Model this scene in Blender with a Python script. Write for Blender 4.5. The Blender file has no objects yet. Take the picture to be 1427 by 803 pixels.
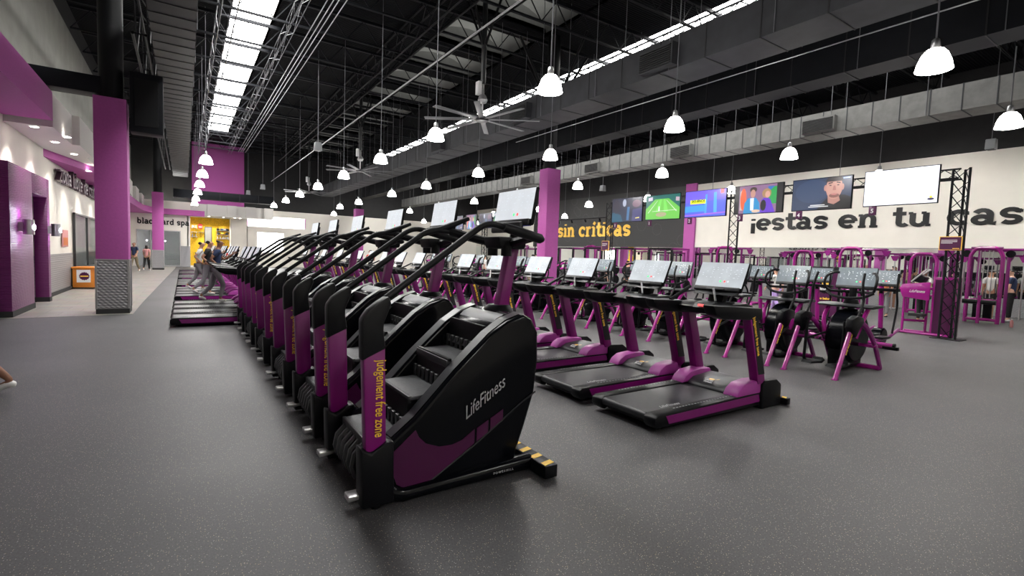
import bpy, bmesh, math, random
from mathutils import Vector, Matrix
random.seed(7)
PI = math.pi
sc = bpy.context.scene
COL = sc.collection
V = Vector

# ------------------------------------------------------------------ materials
def mat(name, col, rough=.5, metal=0., emit=None, es=0., coat=0., spec=.5, noise=None, bump=None, trans=0., alpha=1.):
    m = bpy.data.materials.new(name); m.use_nodes = True
    nt = m.node_tree; b = nt.nodes['Principled BSDF']
    b.inputs['Base Color'].default_value = (*col, 1)
    b.inputs['Roughness'].default_value = rough
    b.inputs['Metallic'].default_value = metal
    b.inputs['Coat Weight'].default_value = coat
    b.inputs['Specular IOR Level'].default_value = spec
    b.inputs['Transmission Weight'].default_value = trans
    b.inputs['Alpha'].default_value = alpha
    if emit:
        b.inputs['Emission Color'].default_value = (*emit, 1)
        b.inputs['Emission Strength'].default_value = es
    if noise or bump:
        tc = nt.nodes.new('ShaderNodeTexCoord')
    if noise:
        sc_, amt = noise
        n = nt.nodes.new('ShaderNodeTexNoise'); n.inputs['Scale'].default_value = sc_; n.inputs['Detail'].default_value = 4
        nt.links.new(tc.outputs['Object'], n.inputs['Vector'])
        r = nt.nodes.new('ShaderNodeMapRange')
        r.inputs['From Min'].default_value = .3; r.inputs['From Max'].default_value = .7
        r.inputs['To Min'].default_value = 1 - amt; r.inputs['To Max'].default_value = 1 + amt
        nt.links.new(n.outputs['Fac'], r.inputs['Value'])
        mx = nt.nodes.new('ShaderNodeVectorMath'); mx.operation = 'SCALE'
        mx.inputs[0].default_value = col
        nt.links.new(r.outputs['Result'], mx.inputs['Scale'])
        nt.links.new(mx.outputs['Vector'], b.inputs['Base Color'])
    if bump:
        kind, s, strength = bump
        if kind == 'noise':
            n = nt.nodes.new('ShaderNodeTexNoise'); n.inputs['Scale'].default_value = s
            out = n.outputs['Fac']
        else:
            n = nt.nodes.new('ShaderNodeTexWave'); n.inputs['Scale'].default_value = s
            n.bands_direction = kind; out = n.outputs['Fac']
        nt.links.new(tc.outputs['Object'], n.inputs['Vector'])
        bp = nt.nodes.new('ShaderNodeBump'); bp.inputs['Strength'].default_value = strength; bp.inputs['Distance'].default_value = .02
        nt.links.new(out, bp.inputs['Height']); nt.links.new(bp.outputs['Normal'], b.inputs['Normal'])
    return m

M = {}
M['purple'] = mat('purple_powder_coat', (.20, .0025, .15), .34, coat=.2)
M['magenta'] = mat('magenta_powder_coat', (.33, .012, .22), .25, coat=.6)
M['hoodpurple'] = mat('purple_plastic_cap', (.36, .045, .30), .45)
M['panelpurple'] = mat('deep_purple_panel', (.06, .0012, .045), .4)
M['black'] = mat('black_plastic', (.0035, .0038, .0052), .40, spec=.18, noise=(6, .15))
M['gloss'] = mat('satin_black_shell', (.0022, .0026, .0042), .20, coat=.0, spec=.17)
M['rubber'] = mat('black_rubber_grip', (.0045, .005, .0065), .45, spec=.25)
M['edge_sheen'] = mat('edge_sheen_grey', (.022, .024, .028), .28)  # paler than the shell, paints its reflected sheen
M['dgrey'] = mat('dark_grey_plastic', (.022, .024, .027), .42)
M['mgrey'] = mat('grey_plastic', (.22, .23, .24), .4)
M['silver'] = mat('brushed_metal', (.55, .55, .56), .3, metal=.9)
M['steel'] = mat('dark_steel_paint', (.005, .0055, .007), .55, spec=.25)
M['steel_galv'] = mat('galvanised_steel', (.16, .165, .18), .45, metal=.4)  # paler steel for girders, cords, rods and pedal arms
M['pipe'] = mat('pale_conduit', (.42, .42, .44), .35, metal=.4)
M['belt'] = mat('running_belt', (.020, .021, .024), .42, spec=.35, noise=(30, .25))
M['tread'] = mat('step_tread_rubber', (.06, .063, .068), .45, noise=(40, .3), bump=('Y', 40, .3))
M['screen'] = mat('console_glare', (.52, .56, .60), .22, emit=(.75, .82, .88), es=.11, noise=(5, .12))  # lit display, with reflected glare painted in as pale base and emission
M['screen_top'] = mat('bright_console_glare', (.62, .65, .68), .2, emit=(.8, .85, .9), es=.22, noise=(5, .08))  # brighter version, reflected glare also put into colour and emission
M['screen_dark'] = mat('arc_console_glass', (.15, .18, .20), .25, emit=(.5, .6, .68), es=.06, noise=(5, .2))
M['icon_w'] = mat('white_icon_light', (.66, .70, .74), .3, emit=(.8, .9, 1), es=.16)
M['icon_r'] = mat('red_icon_light', (.8, .05, .05), .4, emit=(1, .12, .12), es=.4)
M['icon_g'] = mat('green_icon_light', (.05, .8, .2), .4, emit=(.15, .9, .4), es=.3)
M['yellow'] = mat('yellow_print', (1, .62, .05), .5)
M['hazard'] = mat('yellow_hazard_tape', (1, .62, .03), .45)
M['white_print'] = mat('white_print', (.75, .75, .76), .45)
M['logo_grey'] = mat('silver_logo_print', (.42, .42, .44), .4)
M['wall_white'] = mat('white_plaster', (.84, .81, .74), .85, noise=(1.2, .03), bump=('noise', 60, .05))
M['wall_up'] = mat('upper_grey_wall', (.26, .26, .235), .9, noise=(1.5, .12))
M['wall_dark'] = mat('charcoal_wall', (.024, .024, .025), .85, noise=(3, .1))
M['soffit'] = mat('white_soffit', (.7, .68, .65), .9)
M['pillar'] = mat('pillar_purple_paint', (.46, .095, .37), .7, noise=(20, .05))
M['portal'] = mat('purple_tile', (.16, .012, .13), .45, bump=('Z', 9, .5))
M['yellowwall'] = mat('yellow_wallpaper', (.80, .48, .02), .8, noise=(14, .2))
M['duct'] = mat('grey_duct_sheet_metal', (.042, .044, .050), .6, metal=.0, spec=.3, noise=(3, .15), bump=('noise', 3, .15))
M['duct_light'] = mat('pale_duct_sheet_metal', (.15, .152, .145), .55, metal=.1, noise=(5, .15), bump=('noise', 5, .3))
M['duct_dark'] = mat('black_duct_sheet_metal', (.007, .008, .011), .6, spec=.2, noise=(3, .15))
M['flange'] = mat('duct_flange', (.012, .012, .014), .6)
M['tile'] = None
M['deck'] = mat('dark_roof_decking', (.0035, .0038, .0052), .8, spec=.1, bump=('Y', 3.2, .9))
M['skygl'] = mat('skylight_dome_plastic', (.07, .072, .07), .6, noise=(1.5, .2))
M['lamp'] = mat('glowing_acrylic_shade', (.9, .9, .9), .4, emit=(1, .97, .93), es=8.5)
M['lamp_lens'] = mat('lamp_lens', (.9, .9, .9), .4, emit=(1, .96, .91), es=92)
M['down'] = mat('downlight_lens', (.9, .9, .9), .4, emit=(1, .93, .82), es=12)
M['sconce'] = mat('sconce_glow', (.9, .9, .9), .4, emit=(.95, .9, 1), es=9)
M['orange'] = mat('orange_laminate', (.60, .20, .02), .45)
M['skin'] = mat('skin', (.42, .22, .14), .6)
M['skin_l'] = mat('light_skin', (.62, .36, .26), .6)
M['skin_d'] = mat('brown_skin', (.22, .10, .06), .6)
M['hair'] = mat('dark_hair', (.012, .008, .006), .6)
def cloth(n, c): return mat(n, c, .85)
M['c_black'] = cloth('black_cloth', (.012, .012, .014)); M['c_white'] = cloth('white_cloth', (.65, .65, .63))
M['c_navy'] = cloth('navy_cloth', (.02, .035, .09)); M['c_grey'] = cloth('grey_cloth', (.25, .25, .26))
M['c_lav'] = cloth('lavender_cloth', (.42, .28, .62)); M['c_red'] = cloth('red_cloth', (.6, .05, .04))
M['c_khaki'] = cloth('khaki_cloth', (.22, .18, .11)); M['c_pink'] = cloth('pink_cloth', (.65, .3, .3)); M['c_orange'] = cloth('orange_cloth', (.7, .22, .08))
M['c_teal'] = cloth('teal_cloth', (.05, .2, .3))

_nt = M['skygl'].node_tree; _p = _nt.nodes['Principled BSDF']; _t = _nt.nodes.new('ShaderNodeBsdfTranslucent'); _a = _nt.nodes.new('ShaderNodeAddShader')
_t.inputs['Color'].default_value = (.0065, .0066, .0062, 1)
_nt.links.new(_p.outputs[0], _a.inputs[0]); _nt.links.new(_t.outputs[0], _a.inputs[1]); _nt.links.new(_a.outputs[0], _nt.nodes['Material Output'].inputs['Surface'])
def floor_mats():
    m = bpy.data.materials.new('speckled_rubber_floor'); m.use_nodes = True; nt = m.node_tree; b = nt.nodes['Principled BSDF']
    tc = nt.nodes.new('ShaderNodeTexCoord')
    mp = nt.nodes.new('ShaderNodeMapping'); mp.inputs['Scale'].default_value = (1, 1, 1)
    nt.links.new(tc.outputs['Object'], mp.inputs['Vector'])
    n1 = nt.nodes.new('ShaderNodeTexNoise'); n1.inputs['Scale'].default_value = 90; n1.inputs['Detail'].default_value = 3
    n2 = nt.nodes.new('ShaderNodeTexNoise'); n2.inputs['Scale'].default_value = .5
    vo = nt.nodes.new('ShaderNodeTexVoronoi'); vo.inputs['Scale'].default_value = 80
    for n in (n1, n2, vo): nt.links.new(mp.outputs['Vector'], n.inputs['Vector'])
    cr = nt.nodes.new('ShaderNodeValToRGB'); e = cr.color_ramp.elements
    e[0].position = .3; e[0].color = (.036, .036, .039, 1); e[1].position = .7; e[1].color = (.078, .078, .083, 1)
    nt.links.new(n1.outputs['Fac'], cr.inputs['Fac'])
    # fleck mask : small distance to the cell point and only some of the cells
    lt = nt.nodes.new('ShaderNodeMath'); lt.operation = 'LESS_THAN'; lt.inputs[1].default_value = .20
    nt.links.new(vo.outputs['Distance'], lt.inputs[0])
    sp = nt.nodes.new('ShaderNodeSeparateColor'); nt.links.new(vo.outputs['Color'], sp.inputs['Color'])
    g = nt.nodes.new('ShaderNodeMath'); g.operation = 'GREATER_THAN'; g.inputs[1].default_value = .45
    nt.links.new(sp.outputs['Red'], g.inputs[0])
    mu = nt.nodes.new('ShaderNodeMath'); mu.operation = 'MULTIPLY'
    nt.links.new(lt.outputs[0], mu.inputs[0]); nt.links.new(g.outputs[0], mu.inputs[1])
    fc = nt.nodes.new('ShaderNodeMix'); fc.data_type = 'RGBA'; fc.inputs['A'].default_value = (.46, .35, .21, 1); fc.inputs['B'].default_value = (.36, .36, .38, 1)
    nt.links.new(sp.outputs['Green'], fc.inputs['Factor'])
    mx = nt.nodes.new('ShaderNodeMix'); mx.data_type = 'RGBA'
    nt.links.new(mu.outputs[0], mx.inputs['Factor']); nt.links.new(cr.outputs['Color'], mx.inputs['A']); nt.links.new(fc.outputs['Result'], mx.inputs['B'])
    nt.links.new(mx.outputs['Result'], b.inputs['Base Color'])
    r = nt.nodes.new('ShaderNodeMapRange'); r.inputs['To Min'].default_value = .46; r.inputs['To Max'].default_value = .66
    nt.links.new(n2.outputs['Fac'], r.inputs['Value']); nt.links.new(r.outputs['Result'], b.inputs['Roughness'])
    M['floor'] = m
    m = bpy.data.materials.new('pale_stone_tile'); m.use_nodes = True; nt = m.node_tree; b = nt.nodes['Principled BSDF']
    tc = nt.nodes.new('ShaderNodeTexCoord'); br = nt.nodes.new('ShaderNodeTexBrick')
    br.offset = .5; br.inputs['Scale'].default_value = 1; br.inputs['Brick Width'].default_value = .6; br.inputs['Row Height'].default_value = .6
    br.inputs['Mortar Size'].default_value = .006
    br.inputs['Color1'].default_value = (.36, .34, .31, 1); br.inputs['Color2'].default_value = (.29, .275, .25, 1); br.inputs['Mortar'].default_value = (.16, .15, .14, 1)
    nt.links.new(tc.outputs['Object'], br.inputs['Vector'])
    n = nt.nodes.new('ShaderNodeTexNoise'); n.inputs['Scale'].default_value = 2.5; n.inputs['Detail'].default_value = 6
    nt.links.new(tc.outputs['Object'], n.inputs['Vector'])
    mx = nt.nodes.new('ShaderNodeMix'); mx.data_type = 'RGBA'; mx.blend_type = 'MULTIPLY'; mx.inputs['Factor'].default_value = .5
    nt.links.new(br.outputs['Color'], mx.inputs['A']); nt.links.new(n.outputs['Color'], mx.inputs['B'])
    nt.links.new(mx.outputs['Result'], b.inputs['Base Color']); b.inputs['Roughness'].default_value = .4
    M['tile'] = m
    # woven aluminium wainscot: crossed waves drive bump and tone
    m = bpy.data.materials.new('woven_metal_wainscot'); m.use_nodes = True; nt = m.node_tree; b = nt.nodes['Principled BSDF']
    tc = nt.nodes.new('ShaderNodeTexCoord')
    ck = nt.nodes.new('ShaderNodeTexWave'); ck.bands_direction = 'Z'; ck.inputs['Scale'].default_value = 5.0; ck.inputs['Distortion'].default_value = .6
    c2 = nt.nodes.new('ShaderNodeTexWave'); c2.bands_direction = 'DIAGONAL'; c2.inputs['Scale'].default_value = 6.5
    for n in (ck, c2): nt.links.new(tc.outputs['Object'], n.inputs['Vector'])
    mu = nt.nodes.new('ShaderNodeMath'); mu.operation = 'MULTIPLY'
    nt.links.new(ck.outputs['Fac'], mu.inputs[0]); nt.links.new(c2.outputs['Fac'], mu.inputs[1])
    bp = nt.nodes.new('ShaderNodeBump'); bp.inputs['Strength'].default_value = .6; bp.inputs['Distance'].default_value = .02
    nt.links.new(mu.outputs[0], bp.inputs['Height']); nt.links.new(bp.outputs['Normal'], b.inputs['Normal'])
    b.inputs['Base Color'].default_value = (.30, .30, .31, 1); b.inputs['Metallic'].default_value = .55; b.inputs['Roughness'].default_value = .4
    M['weave'] = m
    m = bpy.data.materials.new('mirror_glass'); m.use_nodes = True; b = m.node_tree.nodes['Principled BSDF']
    b.inputs['Base Color'].default_value = (.82, .86, .85, 1); b.inputs['Metallic'].default_value = 1; b.inputs['Roughness'].default_value = .02
    M['mirror'] = m
    m = bpy.data.materials.new('shop_glass'); m.use_nodes = True; b = m.node_tree.nodes['Principled BSDF']
    b.inputs['Base Color'].default_value = (.5, .55, .55, 1); b.inputs['Roughness'].default_value = .05; b.inputs['Alpha'].default_value = .25
    M['glass'] = m
    # graphite wall with scattered pale ring marks
    m = bpy.data.materials.new('printed_charcoal_wall'); m.use_nodes = True; nt = m.node_tree; b = nt.nodes['Principled BSDF']
    tc = nt.nodes.new('ShaderNodeTexCoord'); vo = nt.nodes.new('ShaderNodeTexVoronoi'); vo.inputs['Scale'].default_value = .8
    nt.links.new(tc.outputs['Object'], vo.inputs['Vector'])
    cr = nt.nodes.new('ShaderNodeValToRGB'); cr.color_ramp.elements[0].position = .30; cr.color_ramp.elements[0].color = (.05, .05, .051, 1)
    cr.color_ramp.elements[1].position = .36; cr.color_ramp.elements[1].color = (.05, .05, .051, 1)
    e = cr.color_ramp.elements.new(.33); e.color = (.12, .12, .12, 1)
    nt.links.new(vo.outputs['Distance'], cr.inputs['Fac'])
    n = nt.nodes.new('ShaderNodeTexNoise'); n.inputs['Scale'].default_value = 30; nt.links.new(tc.outputs['Object'], n.inputs['Vector'])
    r2 = nt.nodes.new('ShaderNodeMapRange'); r2.inputs['From Min'].default_value = .5; r2.inputs['From Max'].default_value = .6
    nt.links.new(n.outputs['Fac'], r2.inputs['Value'])
    mx = nt.nodes.new('ShaderNodeMix'); mx.data_type = 'RGBA'; mx.inputs['A'].default_value = (.05, .05, .051, 1)
    nt.links.new(r2.outputs['Result'], mx.inputs['Factor']); nt.links.new(cr.outputs['Color'], mx.inputs['B'])
    nt.links.new(mx.outputs['Result'], b.inputs['Base Color']); b.inputs['Roughness'].default_value = .85
    M['print'] = m
floor_mats()
_em = {}
def em(c, s=.5):
    k = (tuple(c), s)
    if k not in _em:
        m = bpy.data.materials.new('display_colour'); m.use_nodes = True; b = m.node_tree.nodes['Principled BSDF']
        b.inputs['Base Color'].default_value = (0.01, .01, .01, 1); b.inputs['Roughness'].default_value = .3
        b.inputs['Emission Color'].default_value = (*c, 1); b.inputs['Emission Strength'].default_value = s
        _em[k] = m
    return _em[k]

# ------------------------------------------------------------------ mesh builder
class MB:
    def __init__(s): s.v = []; s.f = []; s.m = []; s.mi = 0
    def add(s, vs, fs):
        o = len(s.v); s.v += [tuple(p) for p in vs]
        for f in fs: s.f.append([i + o for i in f]); s.m.append(s.mi)
        return s
    def box(s, x0, x1, y0, y1, z0, z1, M4=None):
        p = [V((x, y, z)) for x in (x0, x1) for y in (y0, y1) for z in (z0, z1)]
        if M4: p = [M4 @ q for q in p]
        return s.add(p, [(0, 1, 3, 2), (4, 6, 7, 5), (0, 4, 5, 1), (2, 3, 7, 6), (0, 2, 6, 4), (1, 5, 7, 3)])
    def prism(s, pts, a0, a1, axis='y'):
        n = len(pts)
        def P(u, w, a): return {'y': (u, a, w), 'x': (a, u, w), 'z': (u, w, a)}[axis]
        vs = [P(u, w, a0) for u, w in pts] + [P(u, w, a1) for u, w in pts]
        fs = [list(range(n)), list(range(2 * n - 1, n - 1, -1))] + [(i, i + n, (i + 1) % n + n, (i + 1) % n) for i in range(n)]
        return s.add(vs, fs)
    def tube(s, path, r, seg=8, closed=False, cap=True, flat=None):
        path = [V(p) for p in path]; n = len(path)
        rs = r if isinstance(r, (list, tuple)) else [r] * n
        up = None; rings = []
        for i, p in enumerate(path):
            a = path[i - 1] if (i or closed) else p; b = path[(i + 1) % n] if (i < n - 1 or closed) else p
            t = (b - a).normalized()
            if up is None:
                up = V((0, 0, 1)) if abs(t.z) < .9 else V((1, 0, 0))
            sd = t.cross(up).normalized(); up = sd.cross(t).normalized()
            fl = flat or (1, 1)
            rings.append([p + (sd * math.cos(q) * fl[0] + up * math.sin(q) * fl[1]) * rs[i] for q in [2 * PI * k / seg + (PI / seg if seg == 4 else 0) for k in range(seg)]])
        vs = [q for R in rings for q in R]; fs = []
        for i in range(n if closed else n - 1):
            j = (i + 1) % n
            for k in range(seg):
                fs.append((i * seg + k, i * seg + (k + 1) % seg, j * seg + (k + 1) % seg, j * seg + k))
        if cap and not closed:
            fs.append(list(range(seg - 1, -1, -1))); fs.append([(n - 1) * seg + k for k in range(seg)])
        return s.add(vs, fs)
    def lathe(s, prof, c=(0, 0, 0), seg=20, M4=None):
        vs = []; n = len(prof)
        for r, z in prof:
            for k in range(seg):
                q = V((c[0] + r * math.cos(2 * PI * k / seg), c[1] + r * math.sin(2 * PI * k / seg), c[2] + z)); vs.append(M4 @ q if M4 else q)
        fs = [(i * seg + k, i * seg + (k + 1) % seg, (i + 1) * seg + (k + 1) % seg, (i + 1) * seg + k) for i in range(n - 1) for k in range(seg)]
        if prof[0][0] > 1e-4: fs.append(list(range(seg - 1, -1, -1)))
        if prof[-1][0] > 1e-4: fs.append([(n - 1) * seg + k for k in range(seg)])
        return s.add(vs, fs)
    def poly(s, pts): return s.add(pts, [list(range(len(pts)))])
    def build(s, name, m, parent=None, bevel=0, smooth=True, kind=None, seg=2):
        me = bpy.data.meshes.new(name); me.from_pydata(s.v, [], s.f)
        ms = m if isinstance(m, (list, tuple)) else [m]
        for q in ms: me.materials.append(q)
        if len(ms) > 1: me.polygons.foreach_set('material_index', s.m)
        bm = bmesh.new(); bm.from_mesh(me)
        bmesh.ops.recalc_face_normals(bm, faces=bm.faces)
        if bevel:
            ed = [e for e in bm.edges if e.is_manifold and e.calc_face_angle(0) > .6]
            bmesh.ops.bevel(bm, geom=ed, offset=bevel, segments=seg, affect='EDGES', profile=.5, clamp_overlap=True)
        bm.to_mesh(me); bm.free()
        if smooth:
            me.shade_smooth(); me.set_sharp_from_angle(angle=math.radians(38))
        o = bpy.data.objects.new(name, me); COL.objects.link(o)
        if parent: o.parent = parent
        if kind: o['kind'] = kind
        return o
def tag(o, label, cat, group=None, kind=None):
    o['label'] = label; o['category'] = cat
    if group: o['group'] = group
    if kind: o['kind'] = kind
    return o
def empty(name, loc=(0, 0, 0), rz=0):
    o = bpy.data.objects.new(name, None); COL.objects.link(o); o.location = loc; o.rotation_euler = (0, 0, rz); o.empty_display_size = .1; return o
def copy_tree(o, parent=None):
    c = o.copy(); COL.objects.link(c); c.parent = parent
    for ch in list(o.children): copy_tree(ch, c)
    return c
def rounded(path, rad=.06, n=5):
    out = [V(path[0])]
    for i in range(1, len(path) - 1):
        a, b, c = V(path[i - 1]), V(path[i]), V(path[i + 1])
        r = min(rad, (a - b).length * .45, (c - b).length * .45)
        p, q = b + (a - b).normalized() * r, b + (c - b).normalized() * r
        for k in range(n + 1):
            t = k / n; out.append(p * (1 - t) ** 2 + b * 2 * t * (1 - t) + q * t * t)
    out.append(V(path[-1])); return out
_tx = {}
def text(name, body, size, loc, xdir, ydir, m, parent=None, shear=0, bold=0, ext=.0015, spacing=1.0, align='LEFT', xs=1.0):
    k = (body, size, shear, bold, ext, spacing, align)
    if k not in _tx:
        cu = bpy.data.curves.new(name, 'FONT'); cu.body = body; cu.size = size; cu.shear = shear; cu.offset = bold; cu.extrude = ext
        cu.space_character = spacing; cu.align_x = align; cu.resolution_u = 3
        ob = bpy.data.objects.new('t', cu); COL.objects.link(ob)
        dg = bpy.context.evaluated_depsgraph_get(); dg.update()
        me = bpy.data.meshes.new_from_object(ob.evaluated_get(dg)); bpy.data.objects.remove(ob); _tx[k] = me
    me = _tx[k]
    if not me.materials: me.materials.append(m)
    elif me.materials[0] != m:
        me = me.copy(); me.materials.clear(); me.materials.append(m)
    o = bpy.data.objects.new(name, me); COL.objects.link(o)
    x = V(xdir).normalized(); y = V(ydir).normalized(); z = x.cross(y)
    R = Matrix(((x.x * xs, y.x, z.x, loc[0]), (x.y * xs, y.y, z.y, loc[1]), (x.z * xs, y.z, z.z, loc[2]), (0, 0, 0, 1)))
    if parent: o.parent = parent
    o.matrix_local = R
    return o

# ------------------------------------------------------------------ camera (a real hand-held pose)
H = 1.7
YAW, PIT, ROL = math.radians(33.643), math.radians(-3.6706), math.radians(2.0113)
f = V((math.sin(YAW) * math.cos(PIT), math.cos(YAW) * math.cos(PIT), math.sin(PIT)))
r = V((math.cos(YAW), -math.sin(YAW), 0)); u = r.cross(f)
r2 = r * math.cos(ROL) + u * math.sin(ROL); u2 = u * math.cos(ROL) - r * math.sin(ROL)
cam = bpy.data.objects.new('camera', bpy.data.cameras.new('camera')); COL.objects.link(cam)
cam.matrix_world = Matrix(((r2.x, u2.x, -f.x, 0), (r2.y, u2.y, -f.y, 0), (r2.z, u2.z, -f.z, H), (0, 0, 0, 1)))
cam.data.sensor_width = 36; cam.data.lens = 688.4 / 1427 * 36; cam.data.clip_start = .05; cam.data.clip_end = 300
sc.camera = cam

# ------------------------------------------------------------------ room shell
LX, RX, BY, EY, CZ = -3.35, 27.0, -5.0, 48.0, 10.0
def struct(name, mb, m, **k): return mb.build(name, m, kind='structure', **k)
struct('floor', MB().prism([(LX - .3, BY - .3), (RX + .3, BY - .3), (RX + .3, EY + 3), (LX - .3, EY + 3)], -.2, 0, 'z'), M['floor'])
struct('floor_tile', MB().prism([(LX, 14.55), (-1.03, 14.8), (-1.0, 18.0), (-.55, 41.6), (-.5, 48), (LX, 48)], 0, .004, 'z'), M['tile'])
# left wall with wainscot band and the dark doorway behind the portal
struct('wall_left', MB().box(LX - .2, LX, BY, 16.9, 1.25, 9.1).box(LX - .2, LX, 16.9, 18.4, 2.9, 9.1).box(LX - .2, LX, 18.4, EY, 1.25, 9.1), M['wall_white'])
struct('wall_left_upper', MB().box(LX, LX + .02, BY, EY, 5.6, 9.1), M['wall_up'])
struct('wall_left_top', MB().box(LX - .2, LX, BY, EY, 9.1, CZ), M['wall_dark'])
struct('wall_left_wainscot', MB().box(LX - .2, LX + .03, BY, 16.9, .12, 1.27).box(LX - .2, LX + .03, 18.4, EY, .12, 1.27), M['weave'])
struct('baseboard_left', MB().box(LX - .2, LX + .05, BY, 16.9, 0, .12).box(LX - .2, LX + .05, 18.4, EY, 0, .12), M['wall_dark'])
struct('wall_corridor', MB().box(LX - 2.4, LX - 2.2, 15.5, 20, 0, 3.2).box(LX - 2.4, LX - .2, 15.4, 15.6, 0, 3.2).box(LX - 2.4, LX - .2, 19.9, 20.1, 0, 3.2).box(LX - 2.4, LX - .2, 15.4, 20, 3.0, 3.2).box(LX - 2.4, LX - .2, 15.4, 20, -.1, 0), M['panelpurple'])
# right wall
def yb(y0, y1, z0, z1, x=RX, t=.2): return MB().box(x, x + t, y0, y1, z0, z1)
struct('wall_right', yb(BY, 20.0, 2.67, 6.62), M['wall_white'])
struct('wall_right_charcoal', yb(20.0, 37.3, 2.6, 6.62), M['print'])
struct('wall_right_far', yb(37.3, EY, 2.6, 6.62), M['wall_white'])
struct('wall_right_upper', yb(BY, EY, 6.62, CZ), M['wall_dark'])
struct('wall_right_wainscot', MB().box(RX - .06, RX + .2, BY, EY, 0, .72), M['weave'])
struct('window_mirror', MB().box(RX - .02, RX + .2, BY, EY, .72, 2.67), M['mirror'])
struct('trim_mirror', MB().box(RX - .05, RX, BY, 20, 2.66, 2.69), M['mgrey'])
# far wall
struct('wall_far', MB().box(4.28, 4.55, EY, EY + .3, 0, 4.95).box(9.2, RX, EY, EY + .3, 0, 4.95).box(4.5, 9.2, EY, EY + .3, 4.4, 4.95)
       .box(4.5, 9.2, EY, EY + .3, 3.0, 3.5).box(4.5, 9.2, EY, EY + .3, 0, 1.3).box(4.5, 5.3, EY, EY + .3, 1.3, 3.0).box(7.4, 9.2, EY, EY + .3, 1.3, 3.0), M['wall_white'])
struct('wall_far_upper', MB().box(4.28, RX, EY, EY + .3, 4.95, CZ).box(LX, .57, EY, EY + .3, 5.0, CZ), M['wall_dark'])
struct('wall_far_purple', MB().box(.57, 4.28, EY - .15, EY + .3, 4.95, CZ), M['pillar'])
struct('wall_back', MB().box(LX, RX, BY - .2, BY, 0, CZ), M['wall_white'])
wp = struct('window_1', MB().box(4.5, 9.2, EY + .1, EY + .13, 3.5, 4.4).box(5.3, 7.4, EY + .1, EY + .13, 1.3, 3.0), M['glass'])
for x in (4.5, 9.15): MB().box(x, x + .06, EY - .02, EY + .1, 3.5, 4.4).build('window_frame', M['pillar'], wp)
# niche shop
struct('wall_niche', MB().box(.42, 3.3, EY + 1.4, EY + 1.6, 0, 4.05), M['yellowwall'])
struct('wall_niche_side', MB().box(3.3, 4.28, EY, EY + .3, 0, 4.95).box(3.3, 3.5, EY + .3, EY + 1.6, 0, 4.05).box(.22, .42, EY - 2, EY + 1.6, 1.6, 4.05)
       .box(-.2, .3, EY - 2.0, EY - 1.8, 1.6, 4.05), M['wall_white'])
struct('wall_niche_wainscot', MB().box(-.2, .42, EY - 2.02, EY - 1.8, 0, 1.6), M['weave'])
struct('ceiling_niche', MB().box(-.2, 4.3, EY - 1.9, EY + 1.6, 4.05, 4.12), M['soffit'])
# spa front
SY = EY - 2
struct('wall_spa', MB().box(LX, -2.95, SY, SY + .2, 0, 4.2).box(-2.95, -.2, SY, SY + .2, 2.75, 4.2), M['wall_white'])
struct('wall_spa_upper', MB().box(LX, .45, SY + .1, SY + .3, 4.2, 5.0), M['wall_white'])
struct('wall_spa_inside', MB().box(LX, -.1, SY + 3, SY + 3.2, 0, 3).box(-.2, -.1, SY + .2, SY + 3, 0, 3).box(LX, -.1, SY + .2, SY + 3, 2.9, 3), M['wall_dark'])
sp = struct('window_2', MB().box(-2.95, -.2, SY + .06, SY + .08, .05, 2.75), M['glass'])
g = MB()
for x in (-2.95, -2.1, -1.3, -.26): g.box(x, x + .06, SY + .02, SY + .12, 0, 2.75)
g.box(-2.95, -.2, SY + .02, SY + .12, 2.69, 2.75).box(-2.95, -.2, SY + .02, SY + .12, 0, .1); g.build('window_frame', M['silver'], sp)
struct('edge_sheen_1', MB().prism([(LX, 44.6), (LX, 30), (-2.6, 30), (-2.3, 42.5), (-1.6, 45.2), (1.35, 45.4), (1.35, 46), (LX, 46)], 3.95, 4.35, 'z'), M['pillar'])
# serrated white fascia along the soffit
def fascia(name, pts, z0, z1, back):
    mb = MB(); mb.prism(pts + back, z0, z1, 'z'); return struct(name, mb, M['soffit'])
P = []; y = 15.7; k = 0
while y < 43:
    d = -2.36 if k % 2 else -2.52
    P += [(d, y), (d, y + 2.4)]; y += 2.4; k += 1
fascia('edge_sheen_2', P, 4.32, 5.1, [(LX, y), (LX, 15.7)])
P = []; x = 0.2; k = 0
while x < 6.2:
    d = 46.6 if k % 2 else 46.25
    P += [(x, d), (x + .68, d)]; x += .68; k += 1
fascia('edge_sheen_3', P, 4.1, 4.98, [(x, 48), (.2, 48)])
struct('edge_sheen_4', MB().box(LX, -2.5, BY, 15.6, 4.45, 5.1), M['pillar'])
struct('edge_sheen_5', MB().prism([(LX, 19.5), (-2.35, 24), (-2.35, 30), (LX, 30)], 4.1, 4.34, 'z'), M['pillar'])
struct('edge_sheen_6', MB().box(LX, LX + .25, BY, 15.6, 5.1, 5.65), M['wall_dark'])
struct('edge_sheen_7', MB().box(RX - .12, RX, 19.84, 20.64, 0, 6.7), M['pillar'])
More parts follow.
